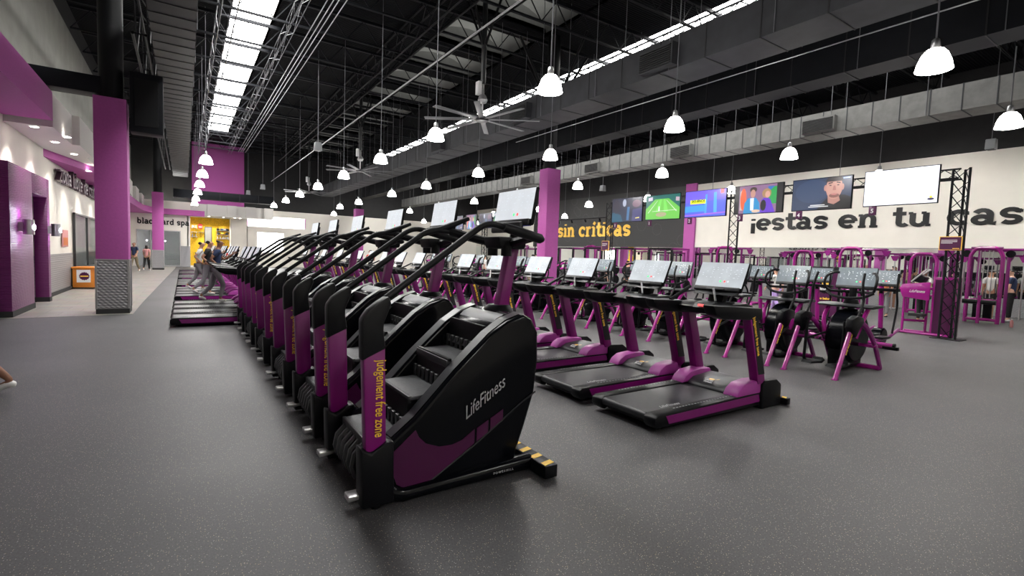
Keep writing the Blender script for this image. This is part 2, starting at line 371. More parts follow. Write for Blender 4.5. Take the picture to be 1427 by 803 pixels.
# ceiling deck between the skylight strips
ce = MB()
def strip(x0, x1, y0=BY, y1=EY): ce.box(x0, x1, y0, y1, CZ, CZ + .2)
strip(LX - .2, 1.42); strip(2.78, 8.1); strip(11.3, 14.45); strip(15.9, RX + .2)
for a, b in ((1.42, 2.78), (14.45, 15.9)): strip(a, b, BY, 5); strip(a, b, 43, EY)  # unseen near deck stops the skylights early to darken the foreground
strip(8.1, 11.3, BY, 4); strip(8.1, 11.3, 46, EY)
struct('ceiling', ce, M['deck'])
for n, (a, b) in enumerate(((1.42, 2.78), (14.45, 15.9))):
    s = MB(); s.box(a - .03, a, 5, 43, CZ, CZ + .45).box(b, b + .03, 5, 43, CZ, CZ + .45)
    struct('ceiling_skylight_curb', s, M['soffit'])
# arched plastic skylight vaults, dim
for k in range(14):
    y0 = 4.2 + k * 3.0; struct('ceiling_rib', MB().box(8.1, 11.3, y0 + 2.1, y0 + 3.0, CZ, CZ + .2), M['deck']); mb = MB()
    arc = [(8.1 + 1.6 - 1.6 * math.cos(t * PI / 12), CZ + .05 + .75 * math.sin(t * PI / 12)) for t in range(13)]
    mb.tube([(x, y0, z) for x, z in arc], .04, 4)
    vs = [(x, y0, z) for x, z in arc] + [(x, y0 + 2.1, z) for x, z in arc]
    mb.add(vs, [(i, i + 1, i + 14, i + 13) for i in range(12)])
    for yy in (y0, y0 + 2.1): mb.poly([(x, yy, z) for x, z in arc])
    o = mb.build('skylight_vault', M['skygl'], kind='structure')
ve = MB().box(8.0, 8.1, 4, 46, CZ, CZ + 1.2).box(11.3, 11.4, 4, 46, CZ, CZ + 1.2); struct('trim_skylight', ve, M['deck'])

# roof trusses across the hall
def truss_mesh(x0, x1, zt, zb, step=1.15, rr=.028):
    mb = MB(); n = int((x1 - x0) / step)
    mb.box(x0, x1, -.05, .05, zt - .05, zt + .05)
    mb.box(x0, x1, -.04, -.01, zb - .03, zb + .03); mb.box(x0, x1, .01, .04, zb - .03, zb + .03)
    for i in range(n):
        xa = x0 + i * step; zz = [(xa, zb), (xa + step / 2, zt), (xa + step, zb)]
        mb.tube([(zz[0][0], 0, zz[0][1]), (zz[1][0], 0, zz[1][1])], rr * .7, 4); mb.tube([(zz[1][0], 0, zz[1][1]), (zz[2][0], 0, zz[2][1])], rr * .7, 4)
    return mb
T0 = None
ords = ['nearest', 'second', 'third', 'fourth', 'fifth', 'sixth', 'seventh', 'eighth', 'ninth', 'tenth', 'eleventh', 'twelfth', 'thirteenth', 'fourteenth',
        'fifteenth', 'sixteenth', 'seventeenth', 'eighteenth', 'nineteenth', 'twentieth', 'twenty-first', 'twenty-second', 'twenty-third', 'twenty-fourth']
def od(i): return ords[i] if i == 0 else ords[i] + ' nearest'
for k in range(16):
    y = 5.2 + k * 2.6
    if T0 is None: T0 = truss_mesh(LX + .1, RX - .1, 9.85, 9.1).build('roof_truss', M['duct_dark']); o = T0
    else: o = copy_tree(T0)
    o.location = (0, y, 0)
    tag(o, f'dark open-web steel truss crossing the hall under the roof, {od(k)} to the camera', 'roof truss', 'roof trusses across the hall')
# longitudinal lattice girders
def lattice(L, h, w, step=1.3, rr=.035):
    mb = MB()
    for yy in (-w / 2, w / 2):
        for z in (0, h): mb.tube([(yy, 0, z), (yy, L, z)], rr, 6)
    n = int(L / step)
    for i in range(n):
        a, b = i * step, (i + 1) * step
        for yy in (-w / 2, w / 2): mb.tube([(yy, a, 0 if i % 2 else h), (yy, b, h if i % 2 else 0)], rr * .6, 5)
        mb.tube([(-w / 2, a, h), (w / 2, b, h)], rr * .5, 5); mb.tube([(-w / 2, a, 0), (w / 2, a, 0)], rr * .5, 5)
    return mb
o = lattice(43, .9, .4, rr=.02).build('lattice_girder', M['steel_galv']); o.location = (1.15, 2, 8.6); tag(o, 'grey lattice girder running along the left edge of the bright skylight', 'girder')
o = lattice(42, .4, .2, 1.4, .012).build('lattice_girder', M['steel_galv']); o.location = (3.0, 3, 8.9); tag(o, 'thin pale lattice girder along the right edge of the bright skylight', 'girder')
o = lattice(26, 1.6, .26, 1.5, .035).build('lattice_girder', M['steel']); o.location = (-.88, 15.5, 6.8); tag(o, 'heavy black lattice girder above the left purple pillars', 'girder')
o = lattice(42, .9, .4, 1.3, .035).build('lattice_girder', M['steel_galv']); o.location = (14.2, 4, 8.7); tag(o, 'grey lattice girder beside the right hand bright skylight', 'girder')
o = lattice(42, .9, .4, 1.3, .03).build('lattice_girder', M['steel']); o.location = (6.9, 4, 9.0); tag(o, 'black lattice girder beside the dim arched skylight', 'girder')
# conduit bundle
for k, x in enumerate((3.55, 3.7, 3.83, 4.02)):
    o = MB().tube([(x, 2, 9.0), (x, 44, 9.0)], .017, 6).build('conduit_pipe', M['pipe'])
    tag(o, ['leftmost', 'second from left', 'third from left', 'rightmost'][k] + ' of four thin pale conduits running along the ceiling', 'pipe', 'ceiling conduit bundle')
o = MB().tube([(5.85, 4, 7.0), (5.85, 44, 7.0)], .022, 8).build('sprinkler_pipe', M['pipe']); tag(o, 'long straight pale pipe hung across the middle of the hall', 'pipe')
o = MB().tube([(8.6, 2, 9.4), (8.6, 46, 9.4)], .03, 6).build('sprinkler_pipe', M['steel']); tag(o, 'dark pipe under the dim arched skylight', 'pipe')
o = MB().tube([(10.6, 2, 6.05), (10.6, 16, 6.05)], .012, 6).build('sprinkler_pipe', M['pipe']); tag(o, 'thin silver pipe along the lower right edge of the big grey duct', 'pipe')

# ------------------------------------------------------------------ ducts
def duct(name, x0, x1, z0, z1, y0, y1, m, label, step=1.25, vents=(), vdx=-1, rods=True):
    db = MB().box(x0, x1, y0, y1, z0, z1); db.mi = 1; y = y0 + .02
    while y < y1:
        db.box(x0 - .012, x1 + .012, y, y + .025, z0 - .012, z1 + .012); y += step
    o = db.build(name, [m, M['flange'] if m is not M['duct_light'] else M['duct']])
    if rods:
        y = y0 + 1; h0 = None
        while y < y1:
            for xx in (x0 - .02, x1 + .02):
                if h0 is None: h0 = MB().tube([(0, 0, z0), (0, 0, CZ)], .010, 5).build('hanger_rod', M['steel_galv'], o); h = h0
                else: h = h0.copy(); COL.objects.link(h)
                h.location = (xx, y, 0)
            y += 2.5
    for y in vents:
        vb = MB().box(x0 - .22, x0, y, y + 1.0, z0 + .05, z1 - .2).build('vent_box', m, o)
        lv = MB()
        for q in range(9): 
            zz = z0 + .08 + q * (z1 - z0 - .31) / 9
            lv.box(x0 - .25, x0 - .22, y + .04, y + .96, zz, zz + .02)
        lv.build('vent_louvres', M['flange'], vb)
    return tag(o, label, 'duct')
duct('air_duct', 9.54, 10.58, 6.2, 6.95, -3, 44, M['duct'], 'large mid-grey rectangular duct with louvred vents, nearest the bright skylight', vents=(7.75, 13.55, 20), step=1.25)
duct('air_duct', 13.12, 13.9, 6.35, 7.3, -3, 46, M['duct_dark'], 'near-black rectangular duct between the big grey duct and the pale duct')
duct('air_duct', 17.5, 18.46, 6.07, 6.77, -3, 46, M['duct_light'], 'pale silver rectangular duct with small vents over the televisions', step=.7, vents=(7.8, 13.2, 18.6, 24.4))
duct('ribbed_duct', -.62, .27, 6.7, 7.35, 3, 44.3, M['steel'], 'wide black ribbed duct running above the left walkway', step=.62)
o = MB().box(-.62, 6.0, 43.8, 44.5, 5.15, 5.75).build('cross_duct', M['duct_dark'], bevel=.01); tag(o, 'black duct crossing in front of the purple end wall', 'duct')
for x in (1.0, 2.3, 3.6, 4.9): MB().box(x, x + .03, 43.78, 44.52, 5.13, 5.77).build('duct_flange', M['flange'], o)
o = MB().box(LX + .02, -1.5, 15.2, 15.7, 5.15, 5.55).build('beam_casing', M['duct_dark'], bevel=.01); tag(o, 'black boxed beam from the left wall to the near purple pillar', 'beam')
o = MB().box(-1.05, -.40, 15.0, 15.5, 4.35, 5.75).build('junction_box', M['duct_dark'], bevel=.02)
MB().box(-.95, -.50, 14.97, 15.0, 4.5, 5.6).build('cover_plate', M['steel'], o); tag(o, 'dark sheet metal box beside the column above the near purple pillar', 'metal box')

# ------------------------------------------------------------------ pillars
def pillar(x0, x1, y0, y1, h, label, band=True, rcol=.24):
    o = empty('pillar', ((x0 + x1) / 2, (y0 + y1) / 2, 0)); w = (x1 - x0) / 2; d = (y1 - y0) / 2
    zb = 1.3 if band else .12
    MB().box(-w, w, -d, d, zb, h).build('painted_casing', M['pillar'], o, bevel=.008)
    if band:
        MB().box(-w + .005, w - .005, -d + .005, d - .005, .12, zb).build('metal_wainscot', M['weave'], o)
        c = MB()
        for sx in (-1, 1):
            for sy in (-1, 1): c.box(sx * w - .02, sx * w + .02, sy * d - .02, sy * d + .02, .12, zb)
        c.box(-w - .01, w + .01, -d - .01, d + .01, zb - .03, zb); c.build('corner_trim', M['silver'], o)
    MB().box(-w - .01, w + .01, -d - .01, d + .01, 0, .12).build('plinth', M['wall_dark'], o)
    MB().tube([(0, .05, h), (0, .05, CZ)], rcol, 16).build('steel_column', M['steel'], o)
    if not band:
      b = MB()
      b.tube([(0, 0, 7.2), (-1.6, 0, 9.6)], .05, 6).tube([(0, 0, 7.2), (1.6, 0, 9.6)], .05, 6).tube([(0, 0, 7.2), (0, 1.8, 9.6)], .05, 6).tube([(0, 0, 7.2), (0, -1.8, 9.6)], .05, 6)
      b.build('brace', M['steel'], o)
    return tag(o, label, 'pillar', 'purple pillars')
pillar(-1.72, -1.11, 14.99, 15.6, 5.06, 'big square purple pillar with woven metal base, nearest on the left walkway')
pillar(-1.72, -1.11, 39.95, 40.5, 5.07, 'far purple pillar in front of the spa front, metal base')
pillar(11.41, 12.02, 14.98, 15.5, 5.06, 'square pink-purple pillar in the middle of the hall behind the treadmills', False)
pillar(11.45, 12.1, 40.1, 40.7, 5.06, 'distant purple pillar near the far white wall', False)

# ------------------------------------------------------------------ pendants
def pendant(top=5.55):
    o = empty('pendant_lamp')
    MB().lathe([(.045, .30), (.10, .285), (.155, .22), (.195, .12), (.215, .03), (.222, 0), (.205, .0), (.19, .06), (.15, .14)], seg=20).build('lamp_shade', M['lamp'], o)
    MB().lathe([(0, .035), (.195, .035), (.195, .04), (0, .04)], seg=20).build('lamp_lens', M['lamp_lens'], o)
    c = MB().lathe([(.03, .44), (.05, .42), (.06, .33), (.055, .29), (0, .29)], seg=12).build('lamp_cap', M['silver'], o)
    MB().tube([(0, 0, .43), (0, 0, top)], .011, 6).build('cord', M['steel_galv'], o)
    return o
pr = pendant(); first = True; prs = None
rows = [(.67, 4.6, [-2.0, 20.9, 25.0, 29.3, 33.6, 38.4, 43.0], 'left walkway'),
        (5.38, 4.6, [-2.2, 7.1, 11.85, 16.1, 20.6, 25.2, 29.7, 34.2, 39.2], 'row over the climbers'),
        (9.05, 4.6, [2.8, 7.35, 11.8, 16.1, 20.8, 25.2, 31.1, 35.5], 'row below the big duct'),
        (13.95, 4.66, [3.0, 7.38, 11.75, 16.2, 20.8, 25.2, 30, 35], 'row below the black duct'),
        (18.78, 4.6, [7.0, 12.2, 16.6, 20.8, 25.5, 31], 'row behind the televisions'),
        (23.0, 4.6, [4.0, 10, 16, 22, 28, 34, 41], 'row beside the right wall'),
        (17.9, 4.42, [37, 41.5], 'far end'), (10.1, 4.5, [41.5], 'far centre')]
for x, z, ys, nm in rows:
    vis = 0
    for y in ys:
        if nm in ('row below the black duct', 'far end', 'far centre'):
            if prs is None: prs = pendant(1.60); o = prs
            else: o = copy_tree(prs)
        else: o = pr if first else copy_tree(pr); first = False
        o.location = (x, y, z)
        if y < 1.5: lab = f'added unseen fill pendant behind the camera, {nm}'  # unseen lamps added to light the machine faces towards the camera
        else: lab = f'glowing bell pendant, {nm}, {od(vis)} to the camera'; vis += 1
        tag(o, lab, 'pendant lamp', 'glowing bell pendants')

# hanging speakers
sp0 = None
for k, (x, y, z, w) in enumerate(((4.72, 22.2, 5.85, 'beside the long pale pipe'), (4.77, 40.1, 5.9, 'at the far end of the long pipe'), (4.24, 44.3, 5.8, 'near the purple end wall'),
                                  (22.4, 5.2, 5.8, 'high in front of the right wall'), (21.0, 22.1, 5.8, 'over the far televisions'))):
    if sp0 is None:
        sp0 = empty('hanging_speaker')
        MB().prism([(-.16, 0), (.16, 0), (.12, .34), (-.12, .34)], -.13, .13).build('speaker_body', M['mgrey'], sp0, bevel=.02)
        MB().box(-.13, .13, -.10, .10, -.01, 0).build('speaker_grille', M['black'], sp0)
        MB().tube([(0, 0, .34), (0, 0, 4.1)], .012, 5).build('cord', M['steel_galv'], sp0); o = sp0
    else: o = copy_tree(sp0)
    o.location = (x, y, z); tag(o, f'small grey speaker hung on a cord, {w}', 'speaker', 'hanging speakers')

# ceiling fans
fn = None
for k, y in enumerate((14.1, 27.3, 40.5)):
    if fn is None:
        fn = empty('ceiling_fan')
        MB().tube([(0, 0, 1.1), (0, 0, 4.0)], .085, 10).build('fan_mast', M['dgrey'], fn)
        b = MB()
        for a in (0, 1, 2, 3):
            q = a * PI / 2 + .4; b.tube([(0, 0, 2.2), (.75 * math.cos(q), .75 * math.sin(q), 3.9)], .04, 6)
        b.build('mast_brace', M['steel'], fn)
        MB().box(-.22, -.09, -.1, .1, .75, 1.15).build('control_box', M['white_print'], fn, bevel=.01)
        MB().lathe([(.0, .5), (.12, .52), (.16, .6), (.12, .72), (.05, .8), (.03, 1.1), (0, 1.1)], seg=16).build('motor', M['silver'], fn)
        MB().tube([(0, 0, .05), (0, 0, .55)], .025, 8).build('down_rod', M['white_print'], fn)
        MB().lathe([(0, -.08), (.2, -.06), (.24, 0), (.18, .07), (0, .09)], seg=20).build('hub', M['dgrey'], fn)
        for a in range(8):
            q = a * PI / 4 + .18; c, s_ = math.cos(q), math.sin(q)
            R4 = Matrix.Rotation(q, 4, 'Z') @ Matrix.Rotation(.15, 4, 'X')
            mb = MB(); mb.box(.15, 1.85, -.085, .085, -.012, .012, R4)
            mb.build('fan_blade', M['mgrey'], fn, bevel=.006)
        o = fn
    else: o = copy_tree(fn)
    o.location = (8.0, y, 6.05); tag(o, f'large eight-blade ceiling fan on a steel mast, {od(k)} to the camera', 'ceiling fan', 'large ceiling fans')

# ------------------------------------------------------------------ stroke lettering (slab serif, built by hand)
def arcp(cx, cy, rx, ry, a0, a1, n=14): return [(cx + rx * math.cos(math.radians(a0 + (a1 - a0) * k / n)), cy + ry * math.sin(math.radians(a0 + (a1 - a0) * k / n))) for k in range(n + 1)]
# every glyph: (advance, [polylines], [slab bars (x0,x1,y)])  in units of x-height
GL = {
 'e': (1.0, [arcp(.5, .5, .38, .42, 0, 310) , [(.14, .5), (.86, .5)]], []),
 's': (.92, [[(.80, .80)] + arcp(.46, .70, .27, .22, 30, 265, 10) + arcp(.46, .28, .29, .20, 85, -150, 10)], [(.74, .86, .80)]),
 't': (.72, [[(.34, 1.38), (.34, .3)] + arcp(.54, .28, .20, .20, 180, 330, 6), [(.06, .92), (.66, .92)]], []),
 'a': (1.0, [arcp(.45, .62, .28, .30, 155, 0, 8) + [(.73, .08), (.95, .06)], arcp(.42, .30, .27, .23, 20, 340, 14)], []),
 'n': (1.12, [[(.26, .92), (.26, .06)], arcp(.54, .58, .27, .34, 170, 0, 8) + [(.81, .06)]], [(.06, .26, .92), (.06, .44, .06), (.64, 1.02, .06)]),
 'u': (1.12, [[(.24, .92), (.24, .36)] + arcp(.51, .34, .27, .28, 180, 350, 8), [(.82, .92), (.82, .06)]], [(.06, .24, .92), (.62, .82, .92), (.82, 1.02, .06)]),
 'c': (.92, [arcp(.50, .5, .36, .42, 40, 315)], [(.74, .86, .74)]),
 'i': (.58, [[(.29, .92), (.29, .06)], [(.29, 1.22), (.29, 1.36)]], [(.08, .29, .92), (.06, .52, .06)]),
 'í': (.58, [[(.29, .92), (.29, .06)], [(.25, 1.18), (.42, 1.42)]], [(.08, .29, .92), (.06, .52, .06)]),
 '¡': (.50, [[(.27, .62), (.27, -.3)], [(.27, .86), (.27, 1.02)]], []),
 'r': (.82, [[(.28, .92), (.28, .06)], arcp(.52, .56, .24, .34, 165, 45, 6)], [(.08, .28, .92), (.06, .52, .06)]),
 'k': (1.08, [[(.24, 1.42), (.24, .06)], [(.80, .90), (.32, .46)], [(.46, .58), (.84, .06)]], [(.06, .24, 1.42), (.06, .44, .06), (.62, .98, .92), (.66, 1.02, .06)]),
 'l': (.56, [[(.28, 1.42), (.28, .06)]], [(.06, .28, 1.42), (.06, .50, .06)]),
 'b': (1.05, [[(.22, 1.42), (.22, .06)], arcp(.52, .48, .32, .40, 180, -180, 18)], [(.04, .22, 1.42)]),
 'd': (1.08, [[(.80, 1.42), (.80, .06)], arcp(.48, .48, .32, .40, 0, 360, 18)], [(.60, .80, 1.42), (.80, 1.0, .06)]),
 'p': (1.08, [[(.26, .92), (.26, -.38)], arcp(.56, .50, .32, .40, 180, -180, 18)], [(.06, .26, .92), (.06, .46, -.38)]),
 'o': (1.0, [arcp(.5, .5, .38, .42, 0, 360, 20)], []),
 'z': (.92, [[(.12, .90), (.80, .90), (.14, .08), (.82, .08)]], []),
 'f': (.66, [[(.28, .06), (.28, 1.15)] + arcp(.50, 1.15, .22, .22, 180, 60, 6), [(.06, .88), (.58, .88)]], [(.06, .50, .06)]),
 'm': (1.5, [[(.24, .92), (.24, .06)], arcp(.48, .6, .24, .32, 170, 0, 8) + [(.72, .06)], arcp(.96, .6, .24, .32, 180, 0, 8) + [(1.2, .06)]], [(.06, .24, .92), (.06, .42, .06), (1.04, 1.4, .06)]),
 'y': (1.0, [[(.18, .92), (.50, .10)], [(.84, .92), (.40, -.34), (.16, -.36)]], [(.04, .36, .92), (.66, .98, .92)]),
}
def ribbon(mb, pts, w, t0, t1, P3):
    pts = [V((p[0], p[1], 0)) for p in pts]; n = len(pts); L = []; Rr = []
    for i in range(n):
        a = pts[max(i - 1, 0)]; b = pts[min(i + 1, n - 1)]; t = (b - a).normalized(); nn = V((-t.y, t.x, 0))
        L.append(pts[i] + nn * w / 2); Rr.append(pts[i] - nn * w / 2)
    vs = []
    for tt in (t0, t1):
        for i in range(n): vs.append(P3(L[i].x, L[i].y, tt)); vs.append(P3(Rr[i].x, Rr[i].y, tt))
    o = 2 * n; fs = []
    for i in range(n - 1):
        a = 2 * i
        fs += [(a, a + 1, a + 3, a + 2), (o + a, o + a + 2, o + a + 3, o + a + 1), (a, a + 2, o + a + 2, o + a), (a + 1, o + a + 1, o + a + 3, a + 3)]
    fs += [(0, o, o + 1, 1), (2 * n - 2, 2 * n - 1, o + 2 * n - 1, o + 2 * n - 2)]
    mb.add(vs, fs)
def lettering(name, body, size, org, xd, nrm, m, label, w=.265, th=.06, track=.0, xs=1.):
    org = V(org); xd = V(xd); nrm = V(nrm); root = empty(name, org); cur = 0
    for ch in body:
        if ch == ' ': cur += .55; continue
        adv, st, sl = GL[ch]; mb = MB(); c0 = cur
        def P3(x, y, t): return xd * ((c0 + x) * size * xs) + V((0, 0, y * size)) + nrm * t
        for k, s in enumerate(st): ribbon(mb, s, w, -.01, th + k * .002, P3)
        for k, (a, b, yy) in enumerate(sl): ribbon(mb, [(a, yy), (b, yy)], .17, -.01, th + .005 + k * .001, P3)
        mb.build('letter', m, root, smooth=False); cur += adv + track
    tag(root, label, 'wall lettering'); return root
M['letter_black'] = mat('black_acrylic_letter', (.006, .006, .007), .32, spec=.3)
M['letter_yellow'] = mat('yellow_acrylic_letter', (.95, .58, .08), .4)
M['letter_plum'] = mat('plum_metal_letter', (.05, .02, .04), .4)
lettering('wall_lettering', '¡estas en tu casa', .62, (RX, 16.25, 3.66), (0, -1, 0), (-1, 0, 0), M['letter_black'], 'black slab letters reading estas en tu casa on the cream wall', xs=1.33)
lettering('wall_lettering', 'sin críticas', .78, (RX, 33.7, 3.5), (0, -1, 0), (-1, 0, 0), M['letter_yellow'], 'yellow slab letters reading sin críticas on the charcoal wall', xs=1.12)
lettering('wall_lettering', 'blackcard spa', .30, (-2.88, SY, 3.18), (1, 0, 0), (0, -1, 0), M['letter_black'], 'small black letters reading blackcard spa over the spa front', xs=.90, w=.29, th=.04)
lettering('wall_lettering', 'zona libre de críticas', .36, (LX + .04, 20.7, 3.55), (0, 1, 0), (1, 0, 0), M['letter_plum'], 'dark plum letters reading zona libre de críticas on the left wall', xs=1.35, w=.20, th=.12)

# ------------------------------------------------------------------ stair climber
def hazard_bar(parent, x0, x1, y0, y1, z0, z1, name='stabiliser_foot'):
    b = MB().box(x0, x1, y0, y1, z0, z1).build(name, M['black'], parent, bevel=.008)
    n = int((y1 - y0) / .075); t = MB()
    for k in range(n):
        if k % 2: continue
        a = y0 + .02 + k * .075; t.prism([(x0 + .012, a), (x1 - .008, a + .02), (x1 - .008, a + .075), (x0 + .012, a + .055)], z1, z1 + .003, 'z')
    t.build('hazard_tape', M['hazard'], b)
def icons(parent, P3, m=M['icon_w'], seed=1, s=1.0):
    rnd = random.Random(seed); w = MB()
    for r_ in range(6):
        for c in range(9):
            if rnd.random() < .45: continue
            x = -.26 + c * .062 + rnd.uniform(-.01, .01); y = -.02 + r_ * .026
            a = rnd.uniform(.008, .026); w.poly([P3(x * s, y * s), P3((x + a) * s, y * s), P3((x + a) * s, (y + .008) * s), P3(x * s, (y + .008) * s)])
    w.build('display_text', m, parent, smooth=False)
    for x, mm in ((.02, 'icon_g'), (.075, 'icon_r'), (.12, 'icon_w')):
        q = MB(); q.poly([P3((x + .014 * math.cos(t * PI / 4)) * s, (-.065 + .014 * math.sin(t * PI / 4)) * s) for t in range(8)]); q.build('display_button', M[mm], parent, smooth=False)
def console(root, cx, cz, w, h, lean, m, back=True, t=.035, s=1.0):
    # a tablet facing -x, top leaning towards +x
    d = V((math.sin(lean), 0, math.cos(lean))); nrm = V((-math.cos(lean), 0, math.sin(lean))); yv = V((0, -1, 0))
    R4 = Matrix(((yv.x, d.x, nrm.x, cx), (yv.y, d.y, nrm.y, 0), (yv.z, d.z, nrm.z, cz), (0, 0, 0, 1)))
    b = MB().box(-w / 2, w / 2, -h / 2, h / 2, -t, 0, R4).build('console', M['black'], root, bevel=.012)
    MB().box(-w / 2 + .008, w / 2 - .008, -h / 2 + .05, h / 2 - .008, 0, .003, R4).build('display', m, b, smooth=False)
    MB().box(-w / 2 + .02, w / 2 - .02, -h / 2 + .004, -h / 2 + .05, 0, .02, R4).box(-.12, .12, -h / 2 + .0, -h / 2 + .02, .01, .04, R4).build('console_ledge', M['dgrey'], b, bevel=.004)
    if back: MB().box(-w / 4, w / 4, -h / 3, h / 4, -t - .05, -t, R4).build('console_back', M['black'], b, bevel=.01)
    icons(b, lambda x, y: R4 @ V((x, y, .0045)), s=s)
    return b
def make_climber():
    R = empty('stair_climber')
    out = [(.11, .05), (.10, .40), (.16, .44), (.32, .56), (.62, .86), (.90, 1.11), (1.05, 1.205), (1.20, 1.255), (1.28, 1.22), (1.345, 1.10), (1.355, .88), (1.33, .62), (1.25, .37), (1.17, .15), (1.16, .05)]
    inn = [(.11, .05), (.10, .36), (.16, .40), (.32, .52), (.62, .82), (.90, 1.06), (1.05, 1.15), (1.35, 1.05), (1.33, .62), (1.16, .05)]
    for sy in (-1, 1):
        MB().prism(out, sy * .46, sy * .29).build('side_shell', M['gloss'], R, bevel=.03, seg=3)
        # paler strip paints the reflected sheen along the sloping shell edge
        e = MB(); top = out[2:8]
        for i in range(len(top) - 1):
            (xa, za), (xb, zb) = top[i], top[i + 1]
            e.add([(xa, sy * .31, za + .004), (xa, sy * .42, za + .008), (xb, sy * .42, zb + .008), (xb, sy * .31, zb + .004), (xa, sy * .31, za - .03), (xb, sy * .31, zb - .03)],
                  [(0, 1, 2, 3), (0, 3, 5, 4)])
        e.build('edge_sheen_strip', M['edge_sheen'], R)
        # purple panel and three bars, slightly proud of the shell
        y = sy * .463; pan = [(.165, .36), (.32, .485), (.345, .43), (.40, .375), (.50, .335), (.60, .33), (.68, .35), (.785, .415), (.785, .31), (.53, .155), (.35, .06), (.26, .08), (.19, .13), (.165, .20)]
        MB().prism(pan, y, y + sy * .004).build('purple_panel', M['panelpurple'], R, smooth=False)
        for q4 in ([(.805, .418), (.90, .465), (.90, .372), (.805, .318)], [(.92, .475), (1.03, .53), (1.03, .44), (.92, .384)]):
            MB().prism(q4, y, y + sy * .004).build('purple_bar', M['panelpurple'], R, smooth=False)
        # groove line
        MB().tube([(.36, y + sy * .002, .055), (.80, y + sy * .002, .30), (1.20, y + sy * .002, .56), (1.33, y + sy * .002, .63)], .006, 5).build('shell_seam', M['black'], R)
        MB().tube([(x, sy * .455, z) for x, z in [(.12, .12), (.16, .075), (.24, .05), (.40, .055), (.8, .062), (1.12, .068), (1.3, .068)]], [.045, .05, .052, .052, .055, .062, .062], 10, flat=(1, 1)).build('base_tube', M['gloss'], R)
        # boot and upright
        MB().prism([(-.06, .035), (-.07, .44), (.0, .40), (.10, .46), (.15, .46), (.16, .035)], sy * .52, sy * .38).build('post_boot', M['black'], R, bevel=.02)
        MB().prism([(-.035, .38), (.105, .42), (.085, 1.10), (-.06, 1.06)], sy * .50, sy * .415).build('upright_post', M['purple'], R, bevel=.018)
        MB().prism([(-.068, 1.00), (-.072, 1.27), (-.03, 1.33), (.03, 1.375), (.10, 1.42), (.125, 1.37), (.075, 1.24), (.073, 1.185), (.09, 1.07)], sy * .505, sy * .41).build('post_sleeve', M['rubber'], R, bevel=.02)
        MB().prism([(-.13, .075), (.06, .095), (.06, .115), (-.13, .115)], sy * .46, sy * .36).build('step_pedal', M['silver'], R, bevel=.008)
        MB().box(-.03, .12, sy * .43, sy * .40, .07, .09).build('pedal_arm', M['steel_galv'], R)
        MB().lathe([(.03, 0), (.03, .05), (0, .05)], (.05, sy * .45, 0), 10).build('levelling_foot', M['rubber'], R)
    y = -.455
    MB().tube(rounded([(.10, y, 1.40), (.84, y, 1.945), (1.06, y, 1.90), (1.30, y - .03, 1.845)], .14, 8), .024, 10).build('handrail', M['rubber'], R)
    MB().tube([(.98, y - .005, 1.915), (1.08, y - .012, 1.895), (1.31, y - .03, 1.842), (1.335, y - .03, 1.835)], [.034, .038, .038, .02], 10).build('handrail_grip', M['rubber'], R)
    y = .455
    MB().tube(rounded([(.10, y, 1.40), (.80, y, 1.915), (1.0, y, 1.90), (1.10, y - .03, 1.90)], .14, 8), .024, 10).build('handrail', M['rubber'], R)
    MB().tube(rounded([(.74, y, 1.87), (.92, y, 1.925), (1.18, y, 2.03)], .1, 5), [.026] * 6 + [.028, .02], 10).build('handrail_grip', M['rubber'], R)
    MB().tube(rounded([(1.0, .45, 1.90), (1.18, .28, 1.84), (1.27, .1, 1.81), (1.30, -.1, 1.81), (1.26, -.42, 1.85)], .08), .038, 8).build('cross_handle', M['rubber'], R)
    MB().prism([(1.17, 1.76), (1.42, 1.76), (1.44, 1.86), (1.15, 1.86)], -.13, .13).build('console_mount', M['black'], R, bevel=.02)
    for yy in (-.11, .11): MB().lathe([(.045, 0), (.045, .09), (0, .09)], (1.24, yy, 1.70), 12).build('mount_knob', M['black'], R)
    MB().prism([(1.21, 1.20), (1.31, 1.20), (1.415, 1.78), (1.32, 1.78)], -.05, .05).build('console_mast', M['purple'], R, bevel=.012)
    MB().lathe([(.13, 0), (.12, .03), (.09, .06), (0, .06)], (1.25, 0, 1.225), 20).build('mast_collar', M['black'], R)
    MB().tube([(1.38, 0, 1.84), (1.42, 0, 2.05)], .04, 8).build('console_neck', M['black'], R)
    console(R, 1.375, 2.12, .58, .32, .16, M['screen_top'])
    MB().box(1.29, 1.33, -.22, .24, 1.90, 1.99).build('control_pad', M['dgrey'], R, bevel=.015)
    # hood joining both shells over the top step
    MB().prism([(.96, 1.12), (1.05, 1.195), (1.20, 1.25), (1.28, 1.22), (1.34, 1.10), (1.345, .9), (1.20, .9), (1.16, 1.08), (1.04, 1.10)], -.30, .30).build('top_hood', M['gloss'], R, bevel=.02)
    MB().prism([(1.0, 1.15), (1.06, 1.208), (1.13, 1.238), (1.09, 1.20)], -.28, .28).build('hood_lip', M['mgrey'], R, bevel=.006)  # grey colour stands in for the reflection on the hood lip
    MB().prism([(1.20, .06), (1.32, .62), (1.345, .92), (1.22, .92), (1.10, .06)], -.30, .30).build('rear_cover', M['gloss'], R)
    # moving stairs
    for k, (x, z) in enumerate(((.03, .40), (.34, .665), (.635, .90))):
        MB().prism([(x, z - .03), (x, z), (x + .31, z + .015), (x + .31, z - .02)], -.285, .285).build('stair_tread', M['tread'], R, bevel=.006)
        rr = MB().prism([(x + .29, z), (x + .33, z), (x + .33, z + .25), (x + .30, z + .25)], -.285, .285)
        rr.build('stair_riser', M['black'], R)
        tb = MB()
        for q in range(7): yy = -.25 + q * .083; tb.box(x + .265, x + .292, yy, yy + .045, z + .01, z + .11)
        tb.build('riser_ribs', M['dgrey'], R, bevel=.006)
